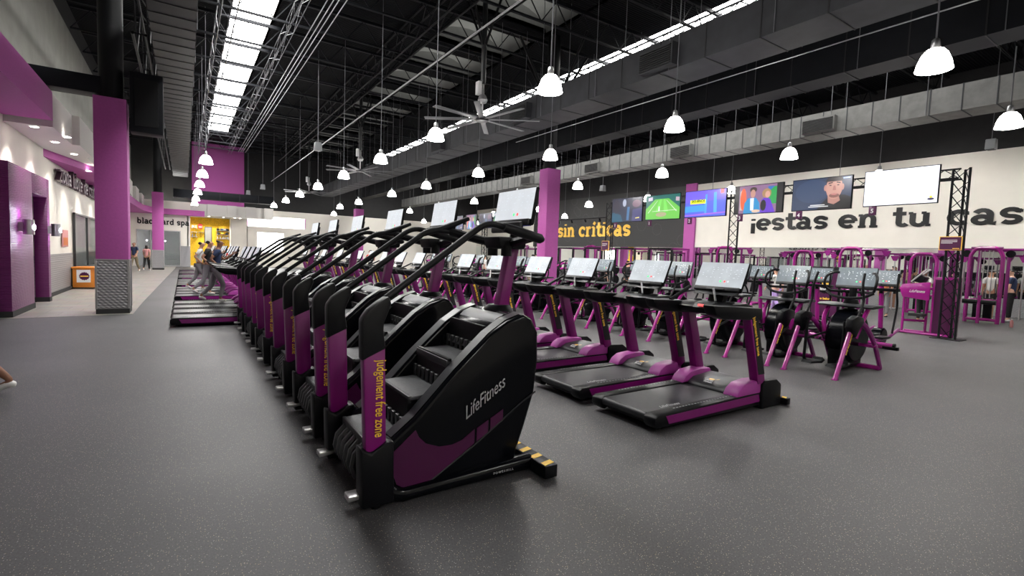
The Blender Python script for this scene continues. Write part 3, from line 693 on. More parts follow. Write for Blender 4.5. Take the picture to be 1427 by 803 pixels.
        MB().box(x - .008, x + .02, -.285, .285, z - .05, z + .006).build('tread_nosing', M['dgrey'], R, bevel=.004)
    MB().prism([(.90, .955), (1.03, 1.12), (1.06, 1.11), (.95, .95)], -.285, .285).build('top_panel', M['tread'], R)
    MB().tube([(1.03, -.28, 1.125), (1.03, .28, 1.125)], .012, 6).build('top_rod', M['steel_galv'], R)
    MB().prism([(.04, .05), (.0, .20), (.03, .36), (.32, .37), (.335, .625), (.61, .635), (.635, .86), (.90, .87), (1.02, 1.06), (1.1, .9), (1.1, .05)], -.27, .27).build('stair_drive', M['black'], R)
    rb = MB()
    for q in range(6): 
        yy = -.24 + q * .09
        rb.tube([(.03 + .03 * 0, yy, .36), (-.03, yy, .30), (-.045, yy, .22), (-.02, yy, .14)], .022, 6)
    rb.build('lower_track', M['dgrey'], R)
    hazard_bar(R, 1.28, 1.40, -.70, .60, .01, .11)
    t = text('post_lettering', 'judgement free zone', .092, (.028, -.5035, 1.005), (-.03, 0, -1), (1, 0, 0), M['yellow'], R, bold=.0008, xs=.66)
    text('side_logo', 'LifeFitness', .125, (.705, -.4675, .495), (.36, 0, .23), (-.23, 0, .36), M['logo_grey'], R, shear=.8, xs=.76)
    text('base_lettering', 'POWERMILL', .024, (.93, -.517, .055), (1, 0, .01), (0, 0, 1), M['logo_grey'], R, spacing=1.5)
    return R
cl = make_climber()
for i, y in enumerate((3.58, 4.98, 6.52, 8.25, 9.86, 11.42)):
    o = cl if i == 0 else copy_tree(cl); o.location = (1.0, y, 0)
    tag(o, ['nearest black and purple stair climber with its full side panel in view', 'second stair climber, directly behind the nearest one', 'third stair climber back in the long row',
            'fourth stair climber back in the long row', 'fifth stair climber back in the long row', 'sixth and farthest stair climber, beside the left treadmills'][i], 'stair climber', 'row of stair climbers')

# ------------------------------------------------------------------ treadmill
def make_treadmill():
    R = empty('treadmill')
    for sy in (-1, 1):
        MB().prism([(.03, .05), (0, .09), (0, .155), (.05, .185), (1.5, .20), (1.9, .20), (1.9, .04)], sy * .455, sy * .30).build('side_deck', M['black'], R, bevel=.018)
        MB().prism([(.155, .165), (.205, .08), (1.84, .09), (1.80, .178)], sy * .456, sy * .459).build('purple_stripe', M['panelpurple'] if False else M['purple'], R, smooth=False)
        s = MB()
        for q in range(22): s.box(.35 + q * .05, .375 + q * .05, sy * .385 - .006, sy * .385 + .006, .199, .202)
        s.build('grip_dashes', M['mgrey'], R, smooth=False)
        MB().prism([(1.36, .19), (1.42, .27), (1.52, .325), (1.72, .345), (1.92, .335), (1.98, .19)], sy * .46, sy * .27).build('post_cap', M['hoodpurple'], R, bevel=.02)
        MB().prism([(1.83, .0), (1.83, .30), (1.88, .34), (2.14, .33), (2.25, .26), (2.25, .0)], sy * .49, sy * .36).build('post_base', M['black'], R, bevel=.02)
        MB().prism([(1.76, .30), (1.92, .30), (1.63, 1.2), (1.48, 1.2)], sy * .47, sy * .36).build('upright_post', M['purple'], R, bevel=.015)
        MB().prism([(.80, 1.255), (.86, 1.15), (1.0, 1.10), (1.72, 1.06), (1.76, 1.10), (1.74, 1.20), (1.2, 1.235)], sy * .475, sy * .33).build('side_handrail', M['black'], R, bevel=.02)
    MB().box(.05, 1.5, -.30, .30, .165, .178).build('running_belt', M['belt'], R)
    MB().tube([(.06, -.30, .135), (.06, .30, .135)], .045, 12).build('rear_roller', M['belt'], R)
    MB().box(.1, 1.95, -.29, .29, .05, .16).build('deck_frame', M['black'], R)
    h = MB().prism([(1.44, .17), (1.46, .21), (1.56, .265), (1.9, .30), (2.18, .24), (2.22, .06), (1.5, .06)], -.28, .28).build('motor_hood', M['dgrey'], R, bevel=.02)
    lg = MB(); lg.poly([(1.575 + .028 * math.cos(a), .01 + .04 * math.sin(a), .277 + .004 * math.cos(a)) for a in [k * PI / 5 for k in range(10)]]).poly([(1.59, -.05, .2785), (1.59, -.03, .2785), (1.63, -.05, .283), (1.63, -.065, .283)])
    lg.build('hood_logo', M['letter_yellow'], h)
    for w_, xx in (('planet', 1.522), ('fitness', 1.492)): text('hood_lettering', w_, .045, (xx, .075, .248 + (xx - 1.5) * .55 + .004), (0, -1, 0), (.88, 0, .48), M['white_print'], h, bold=.001)
    text('belt_logo', 'LifeFitness', .075, (.40, -.19, .1795), (0, 1, 0), (-1, 0, 0), M['logo_grey'], R, shear=.5) if False else text('belt_logo', 'LifeFitness', .075, (.30, -.27, .1795), (.55, .0, 0), (0, 1, 0), M['logo_grey'], R, shear=.5)
    MB().prism([(1.30, 1.10), (1.25, 1.18), (1.38, 1.235), (1.66, 1.25), (1.74, 1.18), (1.70, 1.08)], -.34, .34).build('dash', M['black'], R, bevel=.02)
    MB().prism([(1.24, 1.17), (1.30, 1.225), (1.42, 1.25), (1.34, 1.17)], -.12, .12).build('dash_bump', M['dgrey'], R, bevel=.015)
    MB().box(1.235, 1.262, -.035, .035, 1.19, 1.215).build('stop_button', M['icon_r'], R, bevel=.004)
    for sy in (-1, 1): MB().lathe([(.05, 0), (.05, .012), (.042, .012), (.04, 0), (0, 0)], (1.50, sy * .22, 1.245), 14).build('cup_holder', M['dgrey'], R)
    MB().tube([(1.20, .40, 1.235), (1.55, .385, 1.40)], .022, 8).build('grip_bar', M['rubber'], R)
    MB().tube([(1.40, -.09, 1.255), (1.46, -.01, 1.40)], .013, 8).build('speed_lever', M['silver'], R)
    MB().prism([(1.50, 1.22), (1.60, 1.22), (1.70, 1.5), (1.62, 1.5)], -.10, .10).build('console_neck', M['black'], R, bevel=.01)
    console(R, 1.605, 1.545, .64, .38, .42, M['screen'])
    MB().prism([(1.46, 1.33), (1.52, 1.36), (1.56, 1.40), (1.60, 1.38), (1.54, 1.32)], -.28, .28).build('console_tray', M['dgrey'], R, bevel=.01)
    MB().box(2.12, 2.26, -.2, .2, .01, .08).build('front_foot_arm', M['black'], R)
    hazard_bar(R, 2.26, 2.34, -.56, .44, .01, .09)
    MB().tube([(.12, .38, .025), (.12, .38, .05)], .03, 8).tube([(.12, -.38, .025), (.12, -.38, .05)], .03, 8).build('rear_foot', M['rubber'], R)
    MB().prism([(1.745, .42), (1.872, .42), (1.645, 1.14), (1.522, 1.14)], -.4735, -.4705).build('navy_panel', M['c_black'], R, smooth=False)
    text('post_lettering', 'judgement free zone', .072, (1.555, -.4755, 1.10), (.23, 0, -.72), (.72, 0, .23), M['yellow'], R, bold=.0012, xs=.80)
    return R
tm = make_treadmill(); ys = [3.60, 4.72, 6.13, 7.35, 8.78, 10.15, 11.55, 12.9, 14.3, 15.7, 17.1, 18.5, 19.9, 21.3, 22.7, 24.1, 25.5, 26.9, 28.3]
for i, y in enumerate(ys):
    o = tm if i == 0 else copy_tree(tm); o.location = (3.83, y, 0)
    tag(o, 'nearest treadmill of the middle row, its whole belt and side in view' if i == 0 else f'{od(i)} treadmill of the middle row, between climbers and arc trainers', 'treadmill', 'middle row of treadmills')
for i, y in enumerate([12.62, 13.63, 14.65, 15.69, 17.95, 18.97, 20.0, 21.02, 22.9, 23.92, 24.94, 25.96, 27.9, 28.92, 29.94, 31.8, 32.82, 33.84, 35.6, 36.62]):
    o = copy_tree(tm); o.location = (-.25, y, 0)
    tag(o, f'{od(i)} treadmill of the left row, beside the walkway', 'treadmill', 'left row of treadmills')

# ------------------------------------------------------------------ arc trainer
def make_arc():
    R = empty('arc_trainer')
    for sy in (-1, 1):
        y = sy * .385
        MB().tube([(0, y, .01), (.46, y, .86)], .034, 10).build('front_leg', M['magenta'], R)
        MB().box(-.05, .05, y - .035, y + .035, 0, .02).build('leg_foot', M['magenta'], R, bevel=.005)
        MB().tube(rounded([(.50, y, .88), (.86, y, .82), (1.30, y, .50), (1.62, y, .02)], .3, 6), .042, 8, flat=(.7, 1.2)).build('rear_arch', M['purple'], R)
        MB().prism([(.30, .78), (.34, .92), (.50, .965), (.72, .93), (.74, .84), (.62, .76), (.50, .62), (.42, .62)], y - .055, y + .055).build('pivot_cover', M['black'], R, bevel=.025)
        MB().tube(rounded([(.58, y, .86), (.80, y, 1.20), (.74, y * .95, 1.42), (.84, y * .9, 1.62)], .12), .02, 8).build('moving_handle', M['rubber'], R)
        MB().tube(rounded([(.45, y * .72, .86), (.42, y * .72, .40), (.40, y * .72, .15), (.9, y * .5, .12)], .08), .024, 8).build('pedal_arm', M['black'], R)
        MB().prism([(.28, .13), (.32, .17), (.66, .15), (.70, .20), (.72, .12), (.66, .10)], sy * .10, sy * .27).build('foot_pedal', M['rubber'], R, bevel=.015)
        MB().tube([(.46, y * .8, .5), (1.1, y * .5, .62)], .018, 6).build('drive_link', M['black'], R)
        MB().tube(rounded([(.98, sy * .23, .55), (1.02, sy * .30, .85), (1.22, sy * .30, 1.06)], .2), .036, 8).build('frame_tube', M['magenta'], R)
        MB().tube(rounded([(1.36, sy * .06, 1.30), (1.24, sy * .34, 1.30), (1.16, sy * .39, 1.40), (1.22, sy * .39, 1.56), (1.34, sy * .30, 1.63), (1.40, sy * .26, 1.62)], .09), .022, 8).build('fixed_handle', M['rubber'], R)
    MB().lathe([(.0, -.17), (.40, -.17), (.45, -.12), (.45, .12), (.40, .17), (0, .17)], seg=28, M4=Matrix.Translation((1.25, 0, .54)) @ Matrix.Rotation(PI / 2, 4, 'X')).build('flywheel_shroud', M['gloss'], R)
    MB().prism([(.86, .06), (.84, .45), (.88, .68), (.98, .84), (1.12, .95), (1.3, 1.02), (1.45, .9), (1.6, .3), (1.55, .06)], -.12, .12).build('drive_housing', M['black'], R, bevel=.03)
    MB().tube([(1.3, 0, .9), (1.36, 0, 1.36)], .055, 10).build('mast', M['black'], R)
    MB().lathe([(.11, 0), (.12, .05), (.10, .12), (0, .12)], (1.30, 0, 1.05), 18).build('mast_collar', M['black'], R)
    MB().prism([(1.02, 1.07), (1.10, 1.10), (1.45, 1.10), (1.5, 1.06), (1.1, 1.04)], -.42, .42).build('accessory_tray', M['dgrey'], R, bevel=.012)
    MB().tube(rounded([(1.20, -.36, 1.30), (1.14, -.24, 1.22), (1.12, 0, 1.19), (1.14, .24, 1.22), (1.20, .36, 1.30)], .1), .024, 8).build('lower_handle', M['rubber'], R)
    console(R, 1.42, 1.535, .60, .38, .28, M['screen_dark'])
    MB().box(.9, 1.65, -.08, .08, .02, .09).build('base_beam', M['black'], R, bevel=.01)
    MB().box(1.52, 1.60, -.40, .40, .0, .07).build('rear_foot', M['magenta'], R, bevel=.01)
    MB().tube([(1.3, -.42, .42), (1.3, .42, .42)], .03, 8).build('cross_tube', M['magenta'], R)
    text('leg_lettering', 'judgement free zone', .055, (.40, -.420, .74), (-.46, 0, -.86), (.86, 0, -.46), M['yellow'], R, bold=.001, xs=.9)
    return R
ac = make_arc()
for i, y in enumerate([3.80, 4.86, 6.02, 7.42, 8.6, 9.9, 11.2, 12.6, 14.0, 15.4, 16.8, 18.2, 19.6, 21]):
    o = ac if i == 0 else copy_tree(ac); o.location = (8.2, y, 0)
    tag(o, 'nearest arc trainer, standing free at the right end of its row' if i == 0 else f'{od(i)} arc trainer behind the middle treadmills', 'arc trainer', 'front row of arc trainers')
# second row: ellipticals with straight purple mast
def make_ell():
    R = empty('elliptical_trainer')
    MB().tube([(1.25, 0, .05), (1.1, 0, 1.35)], .045, 10).build('mast', M['magenta'], R)
    MB().tube([(.2, -.6, .26), (.2, .6, .26)], .035, 8).build('front_cross_tube', M['magenta'], R)
    for sy in (-1, 1): MB().tube([(.2, sy * .62, .26), (.2, sy * .58, .26)], .04, 8).build('end_cap', M['black'], R)
    MB().box(.17, .23, -.04, .04, 0, .25).build('front_foot', M['black'], R)
    MB().tube([(.2, 0, .26), (1.5, 0, .1)], .04, 8).build('base_tube', M['magenta'], R)
    MB().lathe([(.0, -.10), (.16, -.10), (.18, -.08), (.18, .08), (.16, .10), (0, .10)], seg=24, M4=Matrix.Translation((1.15, 0, .30)) @ Matrix.Rotation(PI / 2, 4, 'X')).build('flywheel_shroud', M['gloss'], R)
    for sy in (-1, 1):
        MB().tube(rounded([(.25, sy * .26, .3), (.9, sy * .26, .32), (1.5, sy * .22, .45)], .1), .03, 8).build('foot_arm', M['purple'], R)
        MB().box(.35, .72, sy * .36, sy * .16, .33, .37).build('foot_pedal', M['rubber'], R, bevel=.01)
        MB().tube(rounded([(1.0, sy * .28, .4), (1.1, sy * .30, 1.0), (.92, sy * .33, 1.25), (.95, sy * .33, 1.62)], .12), .02, 8).build('moving_handle', M['rubber'], R)
    MB().box(1.45, 1.55, -.25, .25, 0, .07).build('rear_foot', M['black'], R, bevel=.01)
    MB().box(1.0, 1.2, -.3, .3, 1.25, 1.31).build('accessory_tray', M['black'], R, bevel=.01)
    MB().tube([(1.1, 0, 1.2), (1.1, 0, 1.4)], .04, 8).build('console_neck', M['black'], R)
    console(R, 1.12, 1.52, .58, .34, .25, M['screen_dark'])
    return R
el = make_ell()
for i, y in enumerate([4.3, 5.55, 6.9, 8.2, 9.6, 11.0, 12.6, 17, 18.4, 19.8, 21.2]):
    o = el if i == 0 else copy_tree(el); o.location = (11.0, y, 0)
    tag(o, f'{od(i)} elliptical trainer with purple mast, behind the arc trainers', 'elliptical trainer', 'back row of ellipticals')

# ------------------------------------------------------------------ television rig
def box_truss(mb, a, b, s=.28, rr=.024, step=.32):
    a, b = V(a), V(b); t = (b - a).normalized(); up = V((0, 0, 1)) if abs(t.z) < .9 else V((1, 0, 0)); sd = t.cross(up).normalized(); up = sd.cross(t)
    cs = [up * s * .577, -up * s * .289 + sd * s * .5, -up * s * .289 - sd * s * .5]; L = (b - a).length; n = max(2, int(L / step))
    for c in cs: mb.tube([a + c, b + c], rr, 6)
    for i in range(n):
        for j in range(3):
            p = a + t * (L * i / n) + cs[j]; q = a + t * (L * (i + 1) / n) + cs[(j + 1) % 3]
            mb.tube([p, q], rr * .4, 4)
    return mb
rig = empty('television_rig', (15.9, 4.2, 0))
def rel(p): return (p[0] - 15.9, p[1] - 4.2, p[2])
for (y0, y1) in ((4.25, 16.4), (21.6, 33)):
    box_truss(MB(), rel((16.1, y0, 4.1)), rel((16.1, y1, 4.1))).build('truss_beam', M['steel'], rig)
for y in (4.2, 10.2, 16.3, 21.7, 27.5, 33):
    box_truss(MB(), rel((16.05, y, 0)), rel((16.05, y, 4.25)), s=.32, rr=.028).build('truss_post', M['steel'], rig)
    MB().box(-.1, .4, y - 4.5, y - 3.9, 0, .015).build('base_plate', M['steel'], rig)
tag(rig, 'black triangular truss frame on posts carrying the televisions', 'truss frame')
R = empty('track_light_bar', (16.0, 19.0, 3.62)); MB().tube([(0, -2.5, 0), (0, 2.5, 0)], .03, 8).build('track_rail', M['black'], R)
for q in range(5):
    sp_ = MB().tube([(.03, -2 + q, -.02), (.10, -2 + q, -.16)], .045, 10).build('spot_can', M['black'], R)
tag(R, 'black rail with five small spot cans between distant truss posts', 'track light')
def screenpoly(par, Y0, Y1, Z0, Z1, shapes, X):
    for (c, pts, *s) in shapes:
        mb = MB(); d = (s[0] if s else 0) * .0004
        mb.poly([(X - .004 - d, Y0 + (Y1 - Y0) * p[0], Z0 + (Z1 - Z0) * p[1]) for p in pts]); mb.build('picture_area', em(c), par, smooth=False)
def ell(cx, cy, rx, ry, n=16, a0=0, a1=360): return [(cx + rx * math.cos(math.radians(a0 + (a1 - a0) * k / n)), cy + ry * math.sin(math.radians(a0 + (a1 - a0) * k / n))) for k in range(n)]
FULL = [(0, 0), (1, 0), (1, 1), (0, 1)]
white = [((.86, .88, .97), FULL), ((.05, .04, .08), ell(.92, .10, .045, .035, 12), 1), ((.85, .65, .05), ell(.92, .16, .02, .03, 10), 2)]
man = [((.02, .035, .075), FULL), ((.028, .048, .10), ell(.35, .6, .30, .38, 18), 1),
       ((.008, .008, .01), [(.45, 0), (.52, .18), (.62, .36), (.72, .45), (.90, .42), (1, .34), (1, 0)], 2),
       ((.34, .17, .14), [(.63, .2), (.62, .42), (.80, .42), (.83, .25), (.73, .14)], 3), ((.015, .01, .01), ell(.715, .74, .135, .235, 18), 3),
       ((.42, .22, .18), ell(.725, .62, .118, .26, 20), 4), ((.38, .19, .16), ell(.60, .62, .022, .07, 10), 4), ((.38, .19, .16), ell(.847, .62, .018, .07, 10), 4),
       ((.05, .03, .03), [(.64, .70), (.70, .72), (.70, .745), (.64, .73)], 5), ((.05, .03, .03), [(.755, .72), (.81, .70), (.81, .73), (.755, .745)], 5),
       ((.06, .03, .03), ell(.67, .67, .018, .014, 8), 5), ((.06, .03, .03), ell(.78, .67, .018, .014, 8), 5), ((.30, .13, .11), [(.715, .66), (.74, .66), (.755, .56), (.705, .56)], 5),
       ((.17, .07, .06), ell(.73, .44, .075, .05, 12), 5), ((.40, .15, .14), ell(.73, .47, .045, .018, 10), 6),
       ((.7, .7, .7), [(.33, .13), (.58, .13), (.58, .155), (.33, .155)], 6), ((.7, .7, .7), [(.30, .08), (.64, .08), (.64, .105), (.30, .105)], 6), ((.3, .5, .8), [(.86, .93), (.97, .93), (.97, .96), (.86, .96)], 6)]
man = [(m_[0], [(.72 + (x - .725) * 1.16, .46 + (y - .47) * 1.42) for x, y in m_[1]] if 5 <= i < 15 else m_[1], *m_[2:]) if i > 0 else m_ for i, m_ in enumerate(man)]
man.append(((.012, .009, .009), ell(.722, .80, .148, .30, 14, 12, 180), 7))
man = [(m_[0], [(x, min(y, 1.0)) for x, y in m_[1]], *m_[2:]) for m_ in man]
duo = [((.01, .01, .012), FULL), ((.20, .11, .20), [(.10, 0), (.88, 0), (.88, 1), (.10, 1)], 1), ((.45, .38, .34), [(.12, .12), (.24, .12), (.24, .8), (.18, .9), (.12, .8)], 2), ((.62, .09, .03), ell(.19, .52, .065, .40, 18), 3),
       ((.02, .25, .06), [(.74, .30), (.88, .30), (.88, .9), (.70, .9)], 2), ((.03, .12, .35), [(.72, .72), (.84, .92), (.70, .92)], 3), ((.02, .20, .42), [(.20, 0), (.22, .38), (.30, .55), (.46, .55), (.54, .36), (.56, 0)], 4),
       ((.55, .58, .68), [(.35, .1), (.34, .54), (.42, .54), (.42, .1)], 5), ((.05, .035, .03), ell(.40, .84, .075, .10, 14), 5), ((.40, .21, .17), ell(.395, .70, .052, .15, 14), 6),
       ((.10, .03, .42), [(.56, 0), (.58, .45), (.66, .56), (.76, .46), (.86, 0)], 4), ((.30, .18, .09), ell(.68, .68, .095, .17, 14), 5), ((.50, .27, .22), ell(.70, .64, .05, .12, 12), 6), ((.015, .015, .02), ell(.62, .26, .06, .20, 12), 6), ((.55, .38, .28), ell(.47, .07, .09, .06, 10), 6)]
abst = [((.07, .10, .62), FULL), ((.13, .09, .62), [(0, .55), (1, .62), (1, 1), (0, 1)], 1), ((.03, .25, .85), [(0, .18), (.55, .2), (.50, .45), (0, .42)], 1), ((.05, .30, .80), [(.72, .1), (.80, .1), (.78, .9), (.71, .9)], 2),
        ((.06, .28, .8), [(.50, .12), (.55, .12), (.56, .85), (.51, .85)], 2), ((.30, .10, .60), [(0, .03), (1, .10), (1, .15), (0, .08)], 3), ((.75, .85, .03), [(.13, .50), (.52, .50), (.52, .66), (.13, .66)], 4),
        ((.7, .02, .05), [(.87, .84), (.95, .84), (.95, 1), (.87, 1)], 4)]
ten = [((.01, .10, .09), FULL), ((.12, .42, .06), [(0, .02), (1, 0), (1, .45), (.68, .84), (.28, .84), (0, .45)], 1), ((.16, .55, .09), [(.3, .3), (.42, .3), (.48, .82), (.42, .82)], 2), ((.16, .55, .09), [(.55, .3), (.68, .3), (.58, .82), (.53, .82)], 2),
       ((.5, .55, .45), [(.06, .28), (.09, .28), (.36, .78), (.345, .78)], 3), ((.5, .55, .45), [(.90, .30), (.93, .30), (.62, .78), (.605, .78)], 3), ((.5, .55, .45), [(.2, .33), (.92, .35), (.92, .37), (.2, .35)], 3), ((.6, .62, .6), [(.38, .34), (.43, .34), (.42, .54), (.39, .54)], 4),
       ((.32, .30, .18), ell(.47, .2, .16, .1, 14), 3), ((.45, .4, .5), [(.07, .78), (.20, .80), (.20, .95), (.07, .92)], 3), ((.4, .3, .35), [(.88, .72), (.98, .70), (.98, .86), (.88, .88)], 3)]
drk = [((.012, .015, .04), FULL), ((.01, .07, .12), [(0, 0), (.38, 0), (.30, .3), (.08, .42), (0, .4)], 1), ((.02, .015, .03), ell(.15, .66, .13, .30, 14), 2), ((.03, .12, .26), [(.50, .05), (.58, .05), (.60, .62), (.52, .62)], 2), ((.30, .33, .42), ell(.42, .80, .06, .16, 12), 3),
       ((.03, .03, .12), [(.68, .0), (1, 0), (1, .55), (.70, .5)], 1), ((.10, .04, .08), ell(.82, .74, .14, .16, 12), 2), ((.6, .5, .1), [(.80, .11), (.92, .13), (.92, .17), (.80, .15)], 3)]
def tv(y0, y1, z0, z1, shapes, label, num=None, x=15.84, words=None):
    o = empty('television', (x, (y0 + y1) / 2, z0)); ym = (y0 + y1) / 2
    MB().box(0, .06, y0 - ym, y1 - ym, 0, z1 - z0).build('screen_housing', M['black'], o, bevel=.006)
    # the picture reads left to right from the room: left edge = larger y
    sh = [(c, [(1 - p[0], p[1]) for p in pts], *s) for (c, pts, *s) in shapes]
    screenpoly(o, y0 - ym + .02, y1 - ym - .02, .02, z1 - z0 - .02, sh, 0)
    MB().box(.06, .2, -.12, .12, .4, .8).build('mount_bracket', M['steel'], o)
    if words: text('screen_caption', words, .12, (-.012, y1 - ym - .30, .55), (0, -1, 0), (0, 0, 1), M['black'], o, bold=.004)
    if num:
        p = MB().box(-.02, .02, y1 - ym - .34, y1 - ym - .16, -.24, 0).build('number_plate', M['panelpurple'], o, bevel=.004)
        text('plate_number', num, .16, (-.025, y1 - ym - .205, -.18), (0, -1, 0), (0, 0, 1), M['white_print'], p, bold=.004)
    return tag(o, label, 'television', 'televisions on the truss frame')
tv(4.58, 6.24, 3.42, 4.39, white, 'television showing a plain white picture, rightmost on the frame', '5')
tv(6.53, 8.20, 3.40, 4.36, man, 'television showing a dark-haired man in black', '4')
tv(8.80 - .33, 10.15, 3.40, 4.36, duo, 'television showing a man in a blue suit beside a woman', '3')
tv(10.45, 12.17, 3.38, 4.36, abst, 'television with blue and violet picture and yellow caption', '2', words='SIGUENOS')
tv(12.38, 14.09, 3.36, 4.36, ten, 'television showing a green tennis court', '1')
tv(14.26, 16.01, 3.34, 4.38, drk, 'television with dim dark blue picture, left of the tennis one', '1')
for k, (ya, yb_, shp, nm) in enumerate(((22.2, 23.6, abst, 'blue violet picture, behind the middle pillar'), (24.6, 26.1, ten, 'green picture, left of the middle pillar'), (26.3, 27.9, drk, 'dark picture, above the climber consoles'), (28.2, 29.7, duo, 'mixed picture, above the second climber console'), (30.1, 31.8, drk, 'dark picture, farthest left on the frame'))):
    tv(ya, yb_, 3.4, 4.36, shp, f'distant television with {nm}')
def plaque(loc, w, h, label, face=-1):
    o = empty('rules_sign', loc); MB().box(-.02, .01, -w / 2, w / 2, -h / 2, h / 2).build('sign_border', M['letter_yellow'], o, bevel=.003)
    MB().box(-.025, -.02, -w / 2 + .015, w / 2 - .015, -h / 2 + .015, h / 2 - .015).build('sign_face', M['panelpurple'], o)
    for ww, zz in ((.86, .07), (.86, .035), (.62, .0)): MB().box(-.027, -.025, w / 2 - .04 - (w - .08) * ww, w / 2 - .04, zz * h / .34, zz * h / .34 + .014).build('sign_line', M['white_print'], o)
    MB().box(-.027, -.025, -w / 2 + .04, -w / 2 + .17, -h / 2 + .035, -h / 2 + .05).build('sign_underline', M['letter_yellow'], o)
    return tag(o, label, 'sign', 'signs on the truss posts')
plaque((15.82, 4.25, 2.40), .44, .34, 'small purple sign with white lines on the right truss post')
plaque((15.82, 16.3, 2.32), .44, .44, 'small grey purple sign on the distant truss post')

# ------------------------------------------------------------------ strength machines
def frame_tubes(R, segs, m, r=.045):
    for s in segs: MB().tube(rounded(s, .12), r, 8).build('frame_tube', m, R)
def make_multi(s=1.0):
    R = empty('cable_station'); W = .75; Ht = 2.55
    for sy in (-1, 1):
        MB().tube(rounded([(0, sy * W * .55, 0), (0, sy * W * .55, Ht - .25), (.0, sy * W * .35, Ht), (.0, 0, Ht)], .18), .06, 8).build('front_arch', M['magenta'], R)
        MB().tube([(.9, sy * W * .5, 0), (.9, sy * W * .5, Ht - .05)], .05, 8).build('rear_post', M['purple'], R)
        MB().tube([(.45, sy * 1.1, 0), (.45, sy * 1.1, Ht - .1)], .028, 8).build('guide_post', M['silver'], R)
        MB().tube([(.45, sy * 1.15, Ht - .05), (.45, 0, Ht - .05)], .045, 6).build('top_beam', M['purple'], R)
        MB().prism([(sy * 1.25, Ht - .1), (sy * .95, Ht - .1), (sy * 1.05, Ht - .32), (sy * 1.15, Ht - .32)], .40, .5, 'x').build('gusset', M['purple'], R)
        MB().lathe([(0, -.03), (.12, -.03), (.12, .03), (0, .03)], seg=16, M4=Matrix.Translation((.2, sy * .55, Ht - .2)) @ Matrix.Rotation(PI / 2, 4, 'Y')).build('pulley', M['black'], R)
        MB().tube([(.05, sy * .16, .3), (.05, sy * .16, Ht - .1)], .014, 6).tube([(.05, sy * .06, .3), (.05, sy * .06, Ht - .1)], .014, 6).build('guide_rod', M['silver'], R)
        MB().box(.0, .16, sy * .24, sy * .03, .12, .85).build('weight_stack', M['black'], R, bevel=.01)
        MB().tube([(-.02, sy * .3, .75), (-.02, sy * .3, Ht - .3)], .006, 4).build('cable', M['black'], R)
        MB().tube([(-.35, sy * .05, .72), (-.35, sy * .42, .72)], .075, 12).build('roller_pad', M['rubber'], R)
    MB().tube([(0, -W * .55, .78), (0, W * .55, .78)], .04, 8).build('cross_tube', M['magenta'], R)
    MB().tube([(0, -W * .55, .12), (0, W * .55, .12)], .05, 8).build('base_tube', M['magenta'], R)
    MB().tube([(-.35, 0, 0), (-.35, 0, .95)], .05, 8).tube([(-.35, 0, .72), (0, 0, .78)], .04, 8).build('seat_post', M['magenta'], R)
    MB().tube([(0, -.4, Ht), (0, .4, Ht)], .035, 8).tube([(.9, -.38, Ht - .06), (.9, .38, Ht - .06)], .05, 8).tube([(0, 0, Ht - .05), (.9, 0, Ht - .06)], .05, 8).build('roof_tube', M['purple'], R)
    return R
ms = make_multi()
for i, (x, y, z, l) in enumerate(((22.6, 5.1, 1, 'rightmost purple cable station, in front of the wall lettering'), (23.4, 9.5, 1, 'tall purple cable station right of the banner, under the wall lettering'),
                             (24.0, 11.7, .95, 'purple cable station left of the tall one, far right side'), (23.0, 15.1, 1.0, 'purple cable station behind the middle truss post'), (24.3, 7.3, .93, 'purple cable station behind the preacher curl machine'),
                             (25.0, 3.6, .95, 'purple cable station cut by the right picture edge'), (22, 24, 1, 'distant purple cable station near the charcoal wall'), (20, 30, 1, 'distant purple cable station left of the middle pillar'))):
    o = ms if i == 0 else copy_tree(ms); o.location = (x, y, 0); o.scale = (1, 1, z); tag(o, l, 'cable machine', 'purple cable stations')
def make_rack():
    R = empty('smith_rack')
    for sy in (-1, 1):
        for x in (0, 1.1):
            MB().box(x - .04, x + .04, sy * .62 - .04, sy * .62 + .04, 0, 2.3).build('upright', M['purple'] if x else M['black'], R, bevel=.005)
        MB().box(-.04, 1.14, sy * .62 - .04, sy * .62 + .04, 0, .08).box(-.04, 1.14, sy * .62 - .04, sy * .62 + .04, 2.22, 2.3).build('side_rail', M['purple'], R)
        for z in (.7, 1.2): MB().lathe([(0, -.03), (.22, -.03), (.22, .03), (0, .03)], seg=18, M4=Matrix.Translation((.9, sy * .78, z)) @ Matrix.Rotation(PI / 2, 4, 'X')).build('weight_plate', M['black'], R)
    MB().box(-.04, .04, -.62, .62, 2.22, 2.3).box(1.06, 1.14, -.62, .62, 2.22, 2.3).build('top_beam', M['black'], R)
    MB().tube([(.35, -.95, 1.35), (.35, .95, 1.35)], .02, 8).build('bar', M['silver'], R)
    MB().box(.2, 1.4, -.14, .14, .42, .48).build('bench_pad', M['black'], R, bevel=.02)
    MB().box(.3, .38, -.05, .05, 0, .42).box(1.2, 1.28, -.05, .05, 0, .42).build('bench_leg', M['purple'], R)
    return R
rk = make_rack()
for i, (x, y) in enumerate(((17.5, 14.6), (17.5, 16.7), (17.5, 18.9), (17.5, 21.1), (19.5, 26), (19.5, 28.5), (25.0, 20.5), (25.2, 17.5))):
    o = rk if i == 0 else copy_tree(rk); o.location = (x, y, 0)
    tag(o, f'black and purple weight rack behind the ellipticals, {od(i)} to the camera', 'weight rack', 'weight racks')
